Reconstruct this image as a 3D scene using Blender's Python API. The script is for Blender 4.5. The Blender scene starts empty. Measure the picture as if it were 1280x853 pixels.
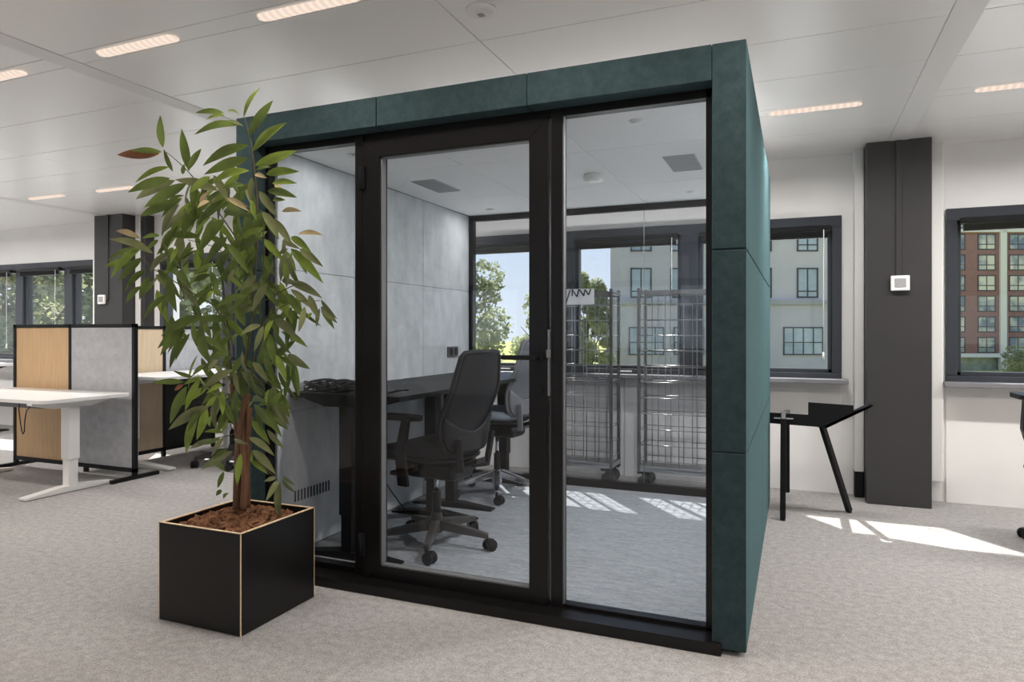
import bpy, bmesh, math, random
from mathutils import Vector, Matrix, noise
random.seed(7)
SC = bpy.context.scene
COL = SC.collection
R = math.radians

# ------------------------------------------------------------------ materials
def nodes_of(name):
    m = bpy.data.materials.new(name); m.use_nodes = True
    nt = m.node_tree; nt.nodes.clear()
    out = nt.nodes.new('ShaderNodeOutputMaterial')
    return m, nt, out

def mat(name, col, rough=0.5, metal=0.0, spec=0.5, var=0.0, scale=40.0, stretch=(1, 1, 1), bump=0.0, bscale=None, col2=None, detail=4, coat=0.0, sheen=0.0, sharp=(0.3, 0.7)):
    m, nt, out = nodes_of(name)
    p = nt.nodes.new('ShaderNodeBsdfPrincipled')
    p.inputs['Base Color'].default_value = (*col, 1)
    p.inputs['Roughness'].default_value = rough
    p.inputs['Metallic'].default_value = metal
    p.inputs['Specular IOR Level'].default_value = spec
    p.inputs['Coat Weight'].default_value = coat
    p.inputs['Sheen Weight'].default_value = sheen; p.inputs['Sheen Roughness'].default_value = .35; p.inputs['Sheen Tint'].default_value = (.45, .85, .92, 1)
    nt.links.new(p.outputs[0], out.inputs[0])
    if var or col2 or bump:
        tc = nt.nodes.new('ShaderNodeTexCoord')
        mp = nt.nodes.new('ShaderNodeMapping'); mp.inputs['Scale'].default_value = stretch
        nt.links.new(tc.outputs['Object'], mp.inputs[0])
        n = nt.nodes.new('ShaderNodeTexNoise'); n.inputs['Scale'].default_value = scale; n.inputs['Detail'].default_value = detail
        n.inputs['Roughness'].default_value = 0.65
        nt.links.new(mp.outputs[0], n.inputs['Vector'])
        if var or col2:
            cr = nt.nodes.new('ShaderNodeValToRGB')
            c2 = col2 if col2 else tuple(min(1, c * (1 + var)) for c in col)
            c1 = col if col2 else tuple(c * (1 - var) for c in col)
            cr.color_ramp.elements[0].position = sharp[0]; cr.color_ramp.elements[1].position = sharp[1]
            cr.color_ramp.elements[0].color = (*c1, 1); cr.color_ramp.elements[1].color = (*c2, 1)
            nt.links.new(n.outputs['Fac'], cr.inputs[0]); nt.links.new(cr.outputs[0], p.inputs['Base Color'])
        if bump:
            b = nt.nodes.new('ShaderNodeBump'); b.inputs['Strength'].default_value = bump; b.inputs['Distance'].default_value = 0.01
            src = n
            if bscale:
                src = nt.nodes.new('ShaderNodeTexNoise'); src.inputs['Scale'].default_value = bscale; src.inputs['Detail'].default_value = 3
                nt.links.new(mp.outputs[0], src.inputs['Vector'])
            nt.links.new(src.outputs['Fac'], b.inputs['Height']); nt.links.new(b.outputs[0], p.inputs['Normal'])
    return m

def glass(name, tint=(0.9, 0.94, 0.94), base=0.04, rough=0.0):
    m, nt, out = nodes_of(name)
    lw = nt.nodes.new('ShaderNodeLayerWeight'); lw.inputs['Blend'].default_value = 0.5
    pw = nt.nodes.new('ShaderNodeMath'); pw.operation = 'POWER'; pw.inputs[1].default_value = 4.0
    nt.links.new(lw.outputs['Facing'], pw.inputs[0])
    ma = nt.nodes.new('ShaderNodeMath'); ma.operation = 'MULTIPLY_ADD'; ma.inputs[1].default_value = 0.85; ma.inputs[2].default_value = base
    nt.links.new(pw.outputs[0], ma.inputs[0])
    t = nt.nodes.new('ShaderNodeBsdfTransparent'); t.inputs[0].default_value = (*tint, 1)
    g = nt.nodes.new('ShaderNodeBsdfGlossy'); g.inputs['Roughness'].default_value = rough
    mx = nt.nodes.new('ShaderNodeMixShader')
    nt.links.new(ma.outputs[0], mx.inputs[0]); nt.links.new(t.outputs[0], mx.inputs[1]); nt.links.new(g.outputs[0], mx.inputs[2])
    nt.links.new(mx.outputs[0], out.inputs[0])
    return m

def emit(name, col, s):
    m, nt, out = nodes_of(name)
    e = nt.nodes.new('ShaderNodeEmission'); e.inputs[0].default_value = (*col, 1); e.inputs[1].default_value = s
    nt.links.new(e.outputs[0], out.inputs[0]); return m

def ribbed(name, col, s0, s1):
    m, nt, out = nodes_of(name)
    e = nt.nodes.new('ShaderNodeEmission'); e.inputs[0].default_value = (*col, 1)
    tc = nt.nodes.new('ShaderNodeTexCoord'); w = nt.nodes.new('ShaderNodeTexWave'); w.inputs['Scale'].default_value = 8.5; w.bands_direction = 'X'
    nt.links.new(tc.outputs['Object'], w.inputs['Vector'])
    mr = nt.nodes.new('ShaderNodeMapRange'); mr.inputs[3].default_value = s0; mr.inputs[4].default_value = s1
    nt.links.new(w.outputs['Fac'], mr.inputs[0]); nt.links.new(mr.outputs[0], e.inputs[1])
    nt.links.new(e.outputs[0], out.inputs[0]); return m

def leafmat(name, col, var=0.25, trans=0.35, rough=0.34, scale=9):
    m, nt, out = nodes_of(name)
    p = nt.nodes.new('ShaderNodeBsdfPrincipled'); p.inputs['Roughness'].default_value = rough
    tr = nt.nodes.new('ShaderNodeBsdfTranslucent')
    tc = nt.nodes.new('ShaderNodeTexCoord'); n = nt.nodes.new('ShaderNodeTexNoise'); n.inputs['Scale'].default_value = scale
    nt.links.new(tc.outputs['Object'], n.inputs['Vector'])
    cr = nt.nodes.new('ShaderNodeValToRGB')
    cr.color_ramp.elements[0].position = .35; cr.color_ramp.elements[1].position = .65
    cr.color_ramp.elements[0].color = (*[c * (1 - var) for c in col], 1); cr.color_ramp.elements[1].color = (*[c * (1 + var) for c in col], 1)
    nt.links.new(n.outputs['Fac'], cr.inputs[0])
    nt.links.new(cr.outputs[0], p.inputs['Base Color']); nt.links.new(cr.outputs[0], tr.inputs[0])
    mx = nt.nodes.new('ShaderNodeMixShader'); mx.inputs[0].default_value = trans
    nt.links.new(p.outputs[0], mx.inputs[1]); nt.links.new(tr.outputs[0], mx.inputs[2]); nt.links.new(mx.outputs[0], out.inputs[0])
    return m

def carpet(name, c1, c2, stretch=(1, 1, 1), big=0.12):
    m, nt, out = nodes_of(name)
    p = nt.nodes.new('ShaderNodeBsdfPrincipled'); p.inputs['Roughness'].default_value = 0.95; p.inputs['Specular IOR Level'].default_value = 0.1
    tc = nt.nodes.new('ShaderNodeTexCoord'); mp = nt.nodes.new('ShaderNodeMapping'); mp.inputs['Scale'].default_value = stretch
    nt.links.new(tc.outputs['Object'], mp.inputs[0])
    n1 = nt.nodes.new('ShaderNodeTexNoise'); n1.inputs['Scale'].default_value = 130; n1.inputs['Detail'].default_value = 6; n1.inputs['Roughness'].default_value = .8
    n2 = nt.nodes.new('ShaderNodeTexNoise'); n2.inputs['Scale'].default_value = 30; n2.inputs['Detail'].default_value = 4
    nt.links.new(mp.outputs[0], n1.inputs['Vector']); nt.links.new(mp.outputs[0], n2.inputs['Vector'])
    mx = nt.nodes.new('ShaderNodeMix'); mx.data_type = 'FLOAT'; mx.inputs[0].default_value = 0.22
    nt.links.new(n1.outputs['Fac'], mx.inputs[2]); nt.links.new(n2.outputs['Fac'], mx.inputs[3])
    cr = nt.nodes.new('ShaderNodeValToRGB'); cr.color_ramp.elements[0].position = .36; cr.color_ramp.elements[1].position = .64
    cr.color_ramp.elements[0].color = (*c1, 1); cr.color_ramp.elements[1].color = (*c2, 1)
    nt.links.new(mx.outputs[0], cr.inputs[0]); nt.links.new(cr.outputs[0], p.inputs['Base Color'])
    b = nt.nodes.new('ShaderNodeBump'); b.inputs['Strength'].default_value = .5; b.inputs['Distance'].default_value = .006
    nt.links.new(n1.outputs['Fac'], b.inputs['Height']); nt.links.new(b.outputs[0], p.inputs['Normal'])
    nt.links.new(p.outputs[0], out.inputs[0]); return m

M = dict(
    carpet=carpet('grey_beige_carpet', (.190, .183, .180), (.505, .490, .482)),
    podcarpet=carpet('streaked_grey_carpet', (.155, .168, .186), (.39, .415, .445), (.3, 1.6, 1)),
    ceil=mat('white_metal_ceiling', (.88, .88, .88), .33, 0, .8),
    beam=mat('white_trim', (.80, .80, .80), .5),
    wall=mat('white_wall', (.82, .815, .805), .7, var=.02, scale=3),
    whitepaint=mat('white_gloss_paint', (.8, .8, .79), .35),
    pillar=mat('dark_grey_cladding', (.043, .042, .043), .5, var=.05, scale=3),
    winframe=mat('anthracite_frame', (.040, .045, .055), .4),
    sill=mat('grey_sill', (.20, .20, .215), .35),
    felt=mat('dark_teal_felt', (.023, .039, .043), .95, 0, .15, sheen=.17, col2=(.035, .055, .060), scale=26, bump=.15, bscale=220),
    greyfelt=mat('light_grey_felt', (.47, .50, .53), .95, 0, .15, col2=(.64, .67, .695), scale=10, stretch=(1, 1, .55), bump=.12, bscale=180, detail=8),
    partfelt=mat('partition_grey_felt', (.40, .41, .435), .95, 0, .1, col2=(.52, .53, .555), scale=14, bump=.12, bscale=200, detail=8),
    podceil=mat('pod_ceiling_white', (.88, .885, .885), .9, var=.04, scale=60),
    black=mat('black_aluminium', (.0065, .006, .006), .30, 0, .30, var=.12, scale=8),
    blackm=mat('matt_black', (.008, .008, .009), .5, 0, .3),
    plast=mat('black_plastic', (.011, .011, .012), .45, 0, .4),
    mesh=mat('black_mesh_fabric', (.010, .0105, .012), .75, var=.1, scale=400),
    greymesh=mat('grey_mesh_fabric', (.12, .13, .145), .8, var=.2, scale=300),
    greyplast=mat('grey_plastic', (.15, .155, .165), .45),
    seat=mat('black_seat_fabric', (.018, .018, .021), .95, var=.2, scale=200, bump=.1),
    blueseat=mat('grey_blue_seat_fabric', (.30, .35, .40), .95, var=.1, scale=200, bump=.1),
    basegrey=mat('dark_grey_base', (.050, .048, .047), .42),
    chrome=mat('polished_aluminium', (.75, .75, .76), .18, 1.0),
    steel=mat('zinc_wire', (.50, .50, .50), .32, 1.0),
    steeldark=mat('grey_steel_post', (.20, .20, .195), .4, .7),
    ply=mat('plywood_edge', (.70, .53, .36), .6, var=.12, scale=60),
    planter=mat('black_phenolic_panel', (.007, .0065, .006), .34, 0, .35, var=.15, scale=14),
    wood=mat('light_oak_panel', (.56, .365, .19), .5, col2=(.66, .45, .25), scale=6, stretch=(6, 6, .6)),
    palewood=mat('pale_oak_panel', (.60, .47, .32), .5, col2=(.70, .56, .40), scale=6, stretch=(6, 6, .6)),
    whitelam=mat('white_laminate', (.80, .80, .80), .3),
    whitemetal=mat('white_powdercoat', (.78, .78, .77), .35),
    lens=ribbed('lamp_lens', (1.0, .81, .68), .85, 1.03),
    plate=mat('white_plastic', (.8, .8, .78), .35),
    greyplate=mat('grey_screen', (.33, .33, .34), .4),
    vent=mat('vent_grey', (.40, .41, .42), .6),
    darkhole=mat('dark_slot', (.02, .022, .025), .8),
    socket=mat('socket_anthracite', (.10, .10, .105), .4),
    glass=glass('pod_glass', (.955, .962, .972), .026),
    winglass=glass('window_glass', (.97, .98, .98), .02),
    bark=mat('bark_chips', (.085, .038, .018), .8, col2=(.27, .135, .072), scale=17, bump=.5, bscale=60),
    stem=mat('brown_stem', (.085, .040, .022), .7, col2=(.17, .085, .045), scale=30, stretch=(1, 1, .2), bump=.4),
    twig=mat('green_twig', (.075, .065, .032), .6, var=.2, scale=20),
    leafA=leafmat('leaf_green', (.098, .138, .032)),
    leafB=leafmat('leaf_fresh_green', (.185, .250, .045)),
    leafC=leafmat('leaf_olive', (.165, .180, .080)),
    leafD=leafmat('leaf_tan', (.42, .33, .18), .2, .2),
    leafE=leafmat('leaf_brown', (.22, .085, .035), .3, .1),
    paper=mat('paper_label', (.72, .73, .73), .6),
    ink=mat('ink_stroke', (.03, .03, .04), .6),
    cable=mat('black_cable', (.012, .012, .013), .45),
    bounceslab=mat('pale_bounce_slab', (.62, .61, .59), .9, var=.08, scale=3),  # for the added outdoor slab that throws daylight up indoors
    grass=mat('sunlit_grass', (.28, .33, .06), .9, col2=(.42, .42, .09), scale=.25),
    treeA=leafmat('tree_leaf', (.26, .285, .15), .3, .5, .6, .6),  # leaf green paled to carry the hazy backlight
    treeB=leafmat('tree_leaf_pale', (.35, .375, .22), .3, .5, .6, .6),  # paler still, outdoor haze put into the leaf colour
    trunk=mat('tree_trunk', (.10, .075, .05), .9, var=.3, scale=6),
    conc=mat('office_concrete', (.47, .435, .455), .8, var=.05, scale=.8),
    stone=mat('office_stone', (.44, .405, .43), .7, var=.06, scale=.5),
    ledge=mat('office_ledge', (.30, .30, .30), .7),
    bwin=mat('office_window_frame', (.035, .04, .045), .4),
    bpane=mat('office_window_pane', (.24, .30, .36), .15, 0, .6, col2=(.45, .50, .52), scale=.4),
    brick=mat('red_brick', (.195, .098, .098), .85, col2=(.245, .126, .124), scale=2.5),  # red lifted and greyed, distance haze mixed into the colour
    brickband=mat('white_band', (.58, .56, .56), .7),
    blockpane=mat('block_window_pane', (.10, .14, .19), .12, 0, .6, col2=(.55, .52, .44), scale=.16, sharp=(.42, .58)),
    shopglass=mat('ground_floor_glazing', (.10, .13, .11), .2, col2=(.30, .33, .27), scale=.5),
)

# ------------------------------------------------------------------ mesh builder
class MB:
    def __init__(self): self.bm = bmesh.new()
    def _xf(self, vs, loc, rot):
        m = Matrix.Translation(Vector(loc))
        if rot is not None: m = m @ rot
        bmesh.ops.transform(self.bm, matrix=m, verts=vs)
    def box(self, x0, x1, y0, y1, z0, z1, bev=0.0, seg=2, mi=0, rot=None):
        c = ((x0 + x1) / 2, (y0 + y1) / 2, (z0 + z1) / 2)
        r = bmesh.ops.create_cube(self.bm, size=1)
        vs = r['verts']
        for v in vs: v.co = Vector((v.co.x * abs(x1 - x0), v.co.y * abs(y1 - y0), v.co.z * abs(z1 - z0)))
        fs = set(f for v in vs for f in v.link_faces)
        if bev > 0:
            es = list(set(e for v in vs for e in v.link_edges))
            rr = bmesh.ops.bevel(self.bm, geom=es, offset=bev, segments=seg, affect='EDGES', profile=.5)
            vs = list(set(v for f in rr['faces'] for v in f.verts)); fs = set(f for v in vs for f in v.link_faces)
        for f in fs: f.material_index = mi
        self._xf(vs, c, rot); return self
    def bar(self, a, b, w, h=None, mi=0, bev=0.0, up=(0, 0, 1)):
        a, b = Vector(a), Vector(b); d = b - a; L = d.length; h = h or w
        z = d.normalized(); u = Vector(up)
        if abs(z.dot(u)) > .98: u = Vector((0, 1, 0))
        x = u.cross(z).normalized(); y = z.cross(x)
        rot = Matrix((x, y, z)).transposed().to_4x4()
        n0 = set(self.bm.verts)
        self.box(-w / 2, w / 2, -h / 2, h / 2, -L / 2, L / 2, bev, 1, mi)
        self._xf([v for v in self.bm.verts if v not in n0], (a + b) / 2, rot); return self
    def cyl(self, a, b, r0, r1=None, n=20, mi=0, smooth=True):
        a, b = Vector(a), Vector(b); r1 = r0 if r1 is None else r1
        z = (b - a).normalized(); u = Vector((0, 0, 1)) if abs(z.z) < .95 else Vector((1, 0, 0))
        x = u.cross(z).normalized(); y = z.cross(x)
        ring = []
        for c, r in ((a, r0), (b, r1)):
            ring.append([self.bm.verts.new(c + (x * math.cos(2 * math.pi * i / n) + y * math.sin(2 * math.pi * i / n)) * r) for i in range(n)])
        for i in range(n):
            f = self.bm.faces.new((ring[0][i], ring[0][(i + 1) % n], ring[1][(i + 1) % n], ring[1][i])); f.smooth = smooth; f.material_index = mi
        f = self.bm.faces.new(ring[0][::-1]); f.material_index = mi
        f = self.bm.faces.new(ring[1]); f.material_index = mi
        return self
    def lathe(self, c, prof, n=24, axis='z', mi=0):
        c = Vector(c); rings = []
        for (r, h) in prof:
            row = []
            for i in range(n):
                a = 2 * math.pi * i / n
                p = Vector((r * math.cos(a), r * math.sin(a), h))
                if axis == 'x': p = Vector((p.z, p.x, p.y))
                if axis == 'y': p = Vector((p.x, p.z, p.y))
                row.append(self.bm.verts.new(c + p))
            rings.append(row)
        for k in range(len(rings) - 1):
            for i in range(n):
                f = self.bm.faces.new((rings[k][i], rings[k][(i + 1) % n], rings[k + 1][(i + 1) % n], rings[k + 1][i])); f.smooth = True; f.material_index = mi
        self.bm.faces.new(rings[0][::-1]).material_index = mi; self.bm.faces.new(rings[-1]).material_index = mi
        return self
    def tube(self, pts, r, n=8, mi=0, r1=None):
        pts = [Vector(p) for p in pts]; prev = None; rings = []
        x = None
        for i, p in enumerate(pts):
            d = (pts[min(i + 1, len(pts) - 1)] - pts[max(i - 1, 0)])
            d = d.normalized() if d.length > 1e-9 else Vector((0, 0, 1))
            if x is None:
                u = Vector((0, 0, 1)) if abs(d.z) < .9 else Vector((1, 0, 0)); x = u.cross(d).normalized()
            else:
                x = (x - d * x.dot(d));
                x = x.normalized() if x.length > 1e-6 else Vector((1, 0, 0)).cross(d).normalized()
            y = d.cross(x); rr = r if r1 is None else r + (r1 - r) * i / (len(pts) - 1)
            rings.append([self.bm.verts.new(p + (x * math.cos(2 * math.pi * k / n) + y * math.sin(2 * math.pi * k / n)) * rr) for k in range(n)])
        for a, b in zip(rings, rings[1:]):
            for k in range(n):
                f = self.bm.faces.new((a[k], a[(k + 1) % n], b[(k + 1) % n], b[k])); f.smooth = True; f.material_index = mi
        self.bm.faces.new(rings[0][::-1]).material_index = mi; self.bm.faces.new(rings[-1]).material_index = mi
        return self
    def prism(self, pts, d, mi=0, bev=0.0):
        """pts: closed 3-D outline, d: extrusion vector"""
        d = Vector(d)
        a = [self.bm.verts.new(Vector(p)) for p in pts]; b = [self.bm.verts.new(Vector(p) + d) for p in pts]
        fs = [self.bm.faces.new(a[::-1]), self.bm.faces.new(b)]
        n = len(a)
        for i in range(n): fs.append(self.bm.faces.new((a[i], a[(i + 1) % n], b[(i + 1) % n], b[i])))
        for f in fs: f.material_index = mi
        if bev:
            es = list(set(e for f in fs for e in f.edges))
            bmesh.ops.bevel(self.bm, geom=es, offset=bev, segments=2, affect='EDGES', profile=.5)
        return self
    def sheet(self, fn, nu, nv, t, mi=0):
        """a curved slab: fn(u,v)->(point, normal)"""
        A = []; B = []
        for i in range(nu + 1):
            ra = []; rb = []
            for j in range(nv + 1):
                p, nn = fn(i / nu, j / nv); p = Vector(p); nn = Vector(nn).normalized()
                ra.append(self.bm.verts.new(p + nn * t / 2)); rb.append(self.bm.verts.new(p - nn * t / 2))
            A.append(ra); B.append(rb)
        def q(*v):
            f = self.bm.faces.new(v); f.smooth = True; f.material_index = mi
        for i in range(nu):
            for j in range(nv):
                q(A[i][j], A[i + 1][j], A[i + 1][j + 1], A[i][j + 1]); q(B[i][j + 1], B[i + 1][j + 1], B[i + 1][j], B[i][j])
        for i in range(nu):
            q(A[i + 1][0], A[i][0], B[i][0], B[i + 1][0]); q(A[i][nv], A[i + 1][nv], B[i + 1][nv], B[i][nv])
        for j in range(nv):
            q(A[0][j], A[0][j + 1], B[0][j + 1], B[0][j]); q(A[nu][j + 1], A[nu][j], B[nu][j], B[nu][j + 1])
        return self
    def quadleaf(self, p, d, w, nrm, mi=0): pass
    def build(self, name, mats, parent=None, smooth_angle=None):
        bmesh.ops.recalc_face_normals(self.bm, faces=self.bm.faces[:])
        me = bpy.data.meshes.new(name); self.bm.to_mesh(me); self.bm.free()
        for m in (mats if isinstance(mats, (list, tuple)) else [mats]): me.materials.append(m)
        o = bpy.data.objects.new(name, me); COL.objects.link(o)
        if parent is not None:
            o.parent = parent
            if parent.parent is None and parent.type == 'EMPTY' and parent.get('_w'):
                o.matrix_parent_inverse = Matrix.Translation(-parent.location)
        return o

def tag(o, label=None, cat=None, group=None, kind=None):
    if label: o['label'] = label
    if cat: o['category'] = cat
    if group: o['group'] = group
    if kind: o['kind'] = kind
    return o

def empty(name, loc, label, cat, group=None, world=True, rz=0):
    """a thing; its parts are modelled in room coordinates (world) or around its own base"""
    o = bpy.data.objects.new(name, None); COL.objects.link(o); o.location = loc; o.rotation_euler = (0, 0, rz)
    o.empty_display_size = .1
    if world: o['_w'] = 1
    return tag(o, label, cat, group)

def struct(name, mb, m): return tag(mb.build(name, m), kind='structure')

def copy_tree(o, parent=None):
    c = o.copy(); COL.objects.link(c)
    if parent is not None: c.parent = parent
    for ch in [x for x in bpy.data.objects if x.parent == o and x != c]: copy_tree(ch, c)
    return c

# ------------------------------------------------------------------ camera
TH = R(22.6); CT, ST = math.cos(TH), math.sin(TH); FPX = 853.0; EYE = 1.2
cam = bpy.data.cameras.new('camera'); co = bpy.data.objects.new('camera', cam); COL.objects.link(co)
co.location = (0, 0, EYE); co.rotation_euler = (R(90), 0, TH)
cam.sensor_width = 36; cam.lens = FPX / 1280 * 36; cam.shift_y = -11.5 / 1280; cam.clip_end = 500; cam.clip_start = .05
SC.camera = co
def cw(r, f, z):            # metres right of / ahead of the viewpoint -> room coordinates
    return Vector((r * CT - f * ST, r * ST + f * CT, z))

# ------------------------------------------------------------------ room shell
X0, X1, YB, YF = -13.2, 5.2, 5.62, -6.2
H = 2.52
struct('floor', MB().box(X0 - .2, X1 + .2, YF - .2, YB + .2, -.12, 0), M['carpet'])
BEAMS = [.65 - 3.95 * k for k in range(-1, 4)]
ROWS = [2.235 + 2.165 * k for k in range(-3, 2)]
mb = MB().box(X0 - .2, X1 + .2, YF - .2, YB + .2, H + .012, H + .12)
xs = sorted([X0] + [b + s for b in BEAMS for s in (-.06, .06)] + [(a + b) / 2 for a, b in zip(BEAMS, BEAMS[1:])] + [X1])
xs = [x for x in xs if X0 <= x <= X1]
ys = sorted([y for r in ROWS for y in (r - .055, r + .055, r + .055 + .514, r + .055 + 1.03, r + .055 + 1.54)] + [YF, YB])
ys = [y for y in ys if YF <= y <= YB]
for xa, xb in zip(xs, xs[1:]):
    if xb - xa < .2: continue
    for ya, yb in zip(ys, ys[1:]):
        mb.box(xa + .002, xb - .002, ya + .002, yb - .002, H, H + .014, .0015, 1)
struct('ceiling', mb, M['ceil'])
for i, b in enumerate(BEAMS):
    struct('trim_%d' % (i + 1), MB().box(b - .062, b + .062, YF, YB, H - .004, H + .012, .002, 1), M['beam'])

def walls(name, along, at, th, a0, a1, holes, sill, head, m):
    mb = MB()
    def bx(u0, u1, z0, z1):
        if along == 'x': mb.box(u0, u1, at, at + th, z0, z1)
        else: mb.box(at, at + th, u0, u1, z0, z1)
    if holes:
        bx(a0, a1, 0, sill); bx(a0, a1, head, H + .05)
        e = [a0] + [v for h in sorted(holes) for v in h] + [a1]
        for u, v in zip(e[::2], e[1::2]):
            if v > u: bx(u, v, sill, head)
    else: bx(a0, a1, 0, H + .05)
    struct(name, mb, m)
BAYS = [(.97, 4.25), (-2.95, .31), (-6.62, -3.65), (-11.05, -7.45)]
SILL, HEAD = .85, 2.06
walls('wall_back', 'x', YB, .22, X0, X1, BAYS, SILL, HEAD, M['wall'])
FB = [(.9, 4.3), (-3.05, .4), (-7.0, -3.55), (-10.95, -7.5)]
walls('wall_front', 'x', YF - .22, .22, X0, X1, FB, .85, 2.1, M['wall'])
walls('wall_left', 'y', X0 - .2, .2, YF, YB, [(-4.5, -1.2), (.2, 3.6)], .85, 2.1, M['wall'])
walls('wall_right', 'y', X1, .2, YF, YB, [], 0, 0, M['wall'])
# wall panel joints / pipe casings beside the pillars
tn = 10
for (x, w, z0) in ((.395, .07, .19), (.872, .075, .17), (-7.63, .07, .19), (-6.97, .19, .1), (-6.62, .06, .1), (.30, .04, 0)):
    pass
def casing(n, x0, x1, z0, m='whitepaint', y0=5.50):
    struct('trim_%d' % n, MB().box(x0, x1, y0, YB + .01, z0, H, .008, 2), M[m])
casing(10, .389, .452, .19); casing(11, .868, .942, .16); casing(12, -7.62, -7.40, .1); casing(13, -6.92, -6.84, .1)
casing(14, -6.83, -6.76, .0, 'pillar', 5.5)
struct('trim_15', MB().box(.392, .45, 5.52, YB, .0, .19, .004, 1), M['blackm'])
PILL = [(.455, .848), (-3.50, -3.10), (-7.385, -6.93), (-11.5, -11.1)]
for i, (a, b) in enumerate(PILL):
    mb = MB().box(a, b, 5.35, YB + .01, 0, H, .004, 2)
    mid = (a + b) / 2
    mb.box(mid - .018, mid + .016, 5.338, 5.352, 1.56, H, .002, 1)
    struct('trim_%d' % (20 + i), mb, M['pillar'])
# baseboard-like seam panels under the windows
mb = MB()
for a, b in BAYS:
    n = 2
    for k in range(n):
        mb.box(a + (b - a) / n * k + .003, a + (b - a) / n * (k + 1) - .003, YB - .018, YB + .005, .0, SILL - .02, .002, 1)
struct('baseboard_back', mb, M['wall'])

# windows ------------------------------------------------------------
def window(n, a, b, mull, y0, y1, z0, z1, fr=.065):
    mb = MB()
    mb.box(a, b, y0, y1, z1 - .085, z1, .003, 1); mb.box(a, b, y0, y1, z0, z0 + .045, .003, 1)
    edges = [a] + mull + [b]
    mb.box(a, a + fr, y0, y1, z0 + .045, z1 - .085, .003, 1); mb.box(b - fr, b, y0, y1, z0 + .045, z1 - .085, .003, 1)
    for m_ in mull: mb.box(m_ - .07, m_ + .07, y0, y1, z0 + .045, z1 - .085, .003, 1)
    panes = []
    for k in range(len(edges) - 1):
        l = edges[k] + (fr if k == 0 else .07); r = edges[k + 1] - (fr if k == len(edges) - 2 else .07)
        s = .028; ya, yb = y0 + .03, y1 - .03       # sash
        mb.box(l, l + s, ya, yb, z0 + .045, z1 - .085, .003, 1); mb.box(r - s, r, ya, yb, z0 + .045, z1 - .085, .003, 1)
        mb.box(l, r, ya, yb, z0 + .045, z0 + .045 + s, .003, 1); mb.box(l, r, ya, yb, z1 - .085 - s, z1 - .085, .003, 1)
        panes.append((l + s, r - s))
    o = tag(mb.build('window_%d' % n, M['winframe']), kind='structure')
    for (l, r) in panes:
        MB().box(l - .01, r + .01, (y0 + y1) / 2 - .004, (y0 + y1) / 2 + .004, z0 + .06, z1 - .1).build('pane', M['winglass'], o)
    return o, panes
MULL = [[2.03, 3.13], [-1.81, -.785], [-5.63, -4.64], [-10.07, -9.07, -8.15]]
for i, ((a, b), ml) in enumerate(zip(BAYS, MULL)):
    o, panes = window(i + 1, a, b, ml, 5.57, 5.70, SILL, HEAD)
    MB().box(a - .03, b + .04, 5.445, 5.60, SILL - .028, SILL + .004, .004, 2).build('window_sill', M['sill'], o)
    if i in (0, 1, 2):
        for (l, r) in panes:
            h = MB().box((l + r) / 2 - .05, (l + r) / 2 + .05, 5.55, 5.575, SILL + .018, SILL + .03, .003, 1); h.build('window_handle', M['plate'], o)
    BL = {0: ['right window by the desk chair, beside the dark grey pillar', 'right window, second pane from the pillar', 'right window, pane farthest from the pillar'],
          1: ['pane behind the left glass of the pod', 'pane behind the wire roll cages', 'pane between the green pod and the dark pillar'],
          2: ['pane left of the plant, nearest the white casing', 'middle pane behind the plant', 'pane behind the green pod'],
          3: ['far left pane outside the photo edge', 'leftmost pane over the far white desk', 'pane over the wood panel of the screen', 'pane touching the far grey pillar']}[i]
    for k, (l, r) in enumerate(panes):
        if (i, k) in ((0, 1), (0, 2), (2, 2), (3, 0)): continue       # out of the photograph
        e = empty('venetian_blind', ((l + r) / 2, 5.53, 1.94), 'dark venetian blind on the ' + BL[k], 'blind', 'raised venetian blinds')
        MB().box(l - .02, r + .02, 5.505, 5.553, 1.945, 1.985, .004, 1).build('headrail', M['plast'], e)
        mb = MB()
        for s in range(6): mb.box(l, r, 5.508, 5.55, 1.905 + s * .0065, 1.908 + s * .0065)
        mb.box(l, r, 5.510, 5.548, 1.893, 1.902, .003, 1); mb.build('slat_stack', M['plast'], e)
        c = MB().tube([(r - .03, 5.50, 1.95), (r - .03, 5.498, 1.5), (r - .031, 5.50, 1.03)], .0035, 6).cyl((r - .031, 5.50, 1.05), (r - .031, 5.50, .99), .006, .009, 10)
        c.build('pull_cord', M['plate'], e)
# plain windows on the far sides of the room (light and reflections)
for i, (a, b) in enumerate(FB):
    window(5 + i, a, b, [a + (b - a) / 3, a + 2 * (b - a) / 3], YF - .14, YF - .04, .85, 2.1)

# thermostats -------------------------------------------------------
def thermostat(x, z, w, label):
    e = empty('thermostat', (x, 5.34, z), label, 'thermostat', 'white wall thermostats')
    MB().box(x - w / 2, x + w / 2, 5.315, 5.3385, z - .052, z + .052, .006, 2).build('housing', M['plate'], e)
    MB().box(x - w * .30, x + w * .30, 5.312, 5.317, z - .030, z + .032, .002, 1).build('display', M['greyplate'], e)
thermostat(.657, 1.533, .115, 'white square thermostat on the dark pillar right of the green pod')
thermostat(-7.23, 1.565, .115, 'small white thermostat on the far grey pillar behind the wood screen')

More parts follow.
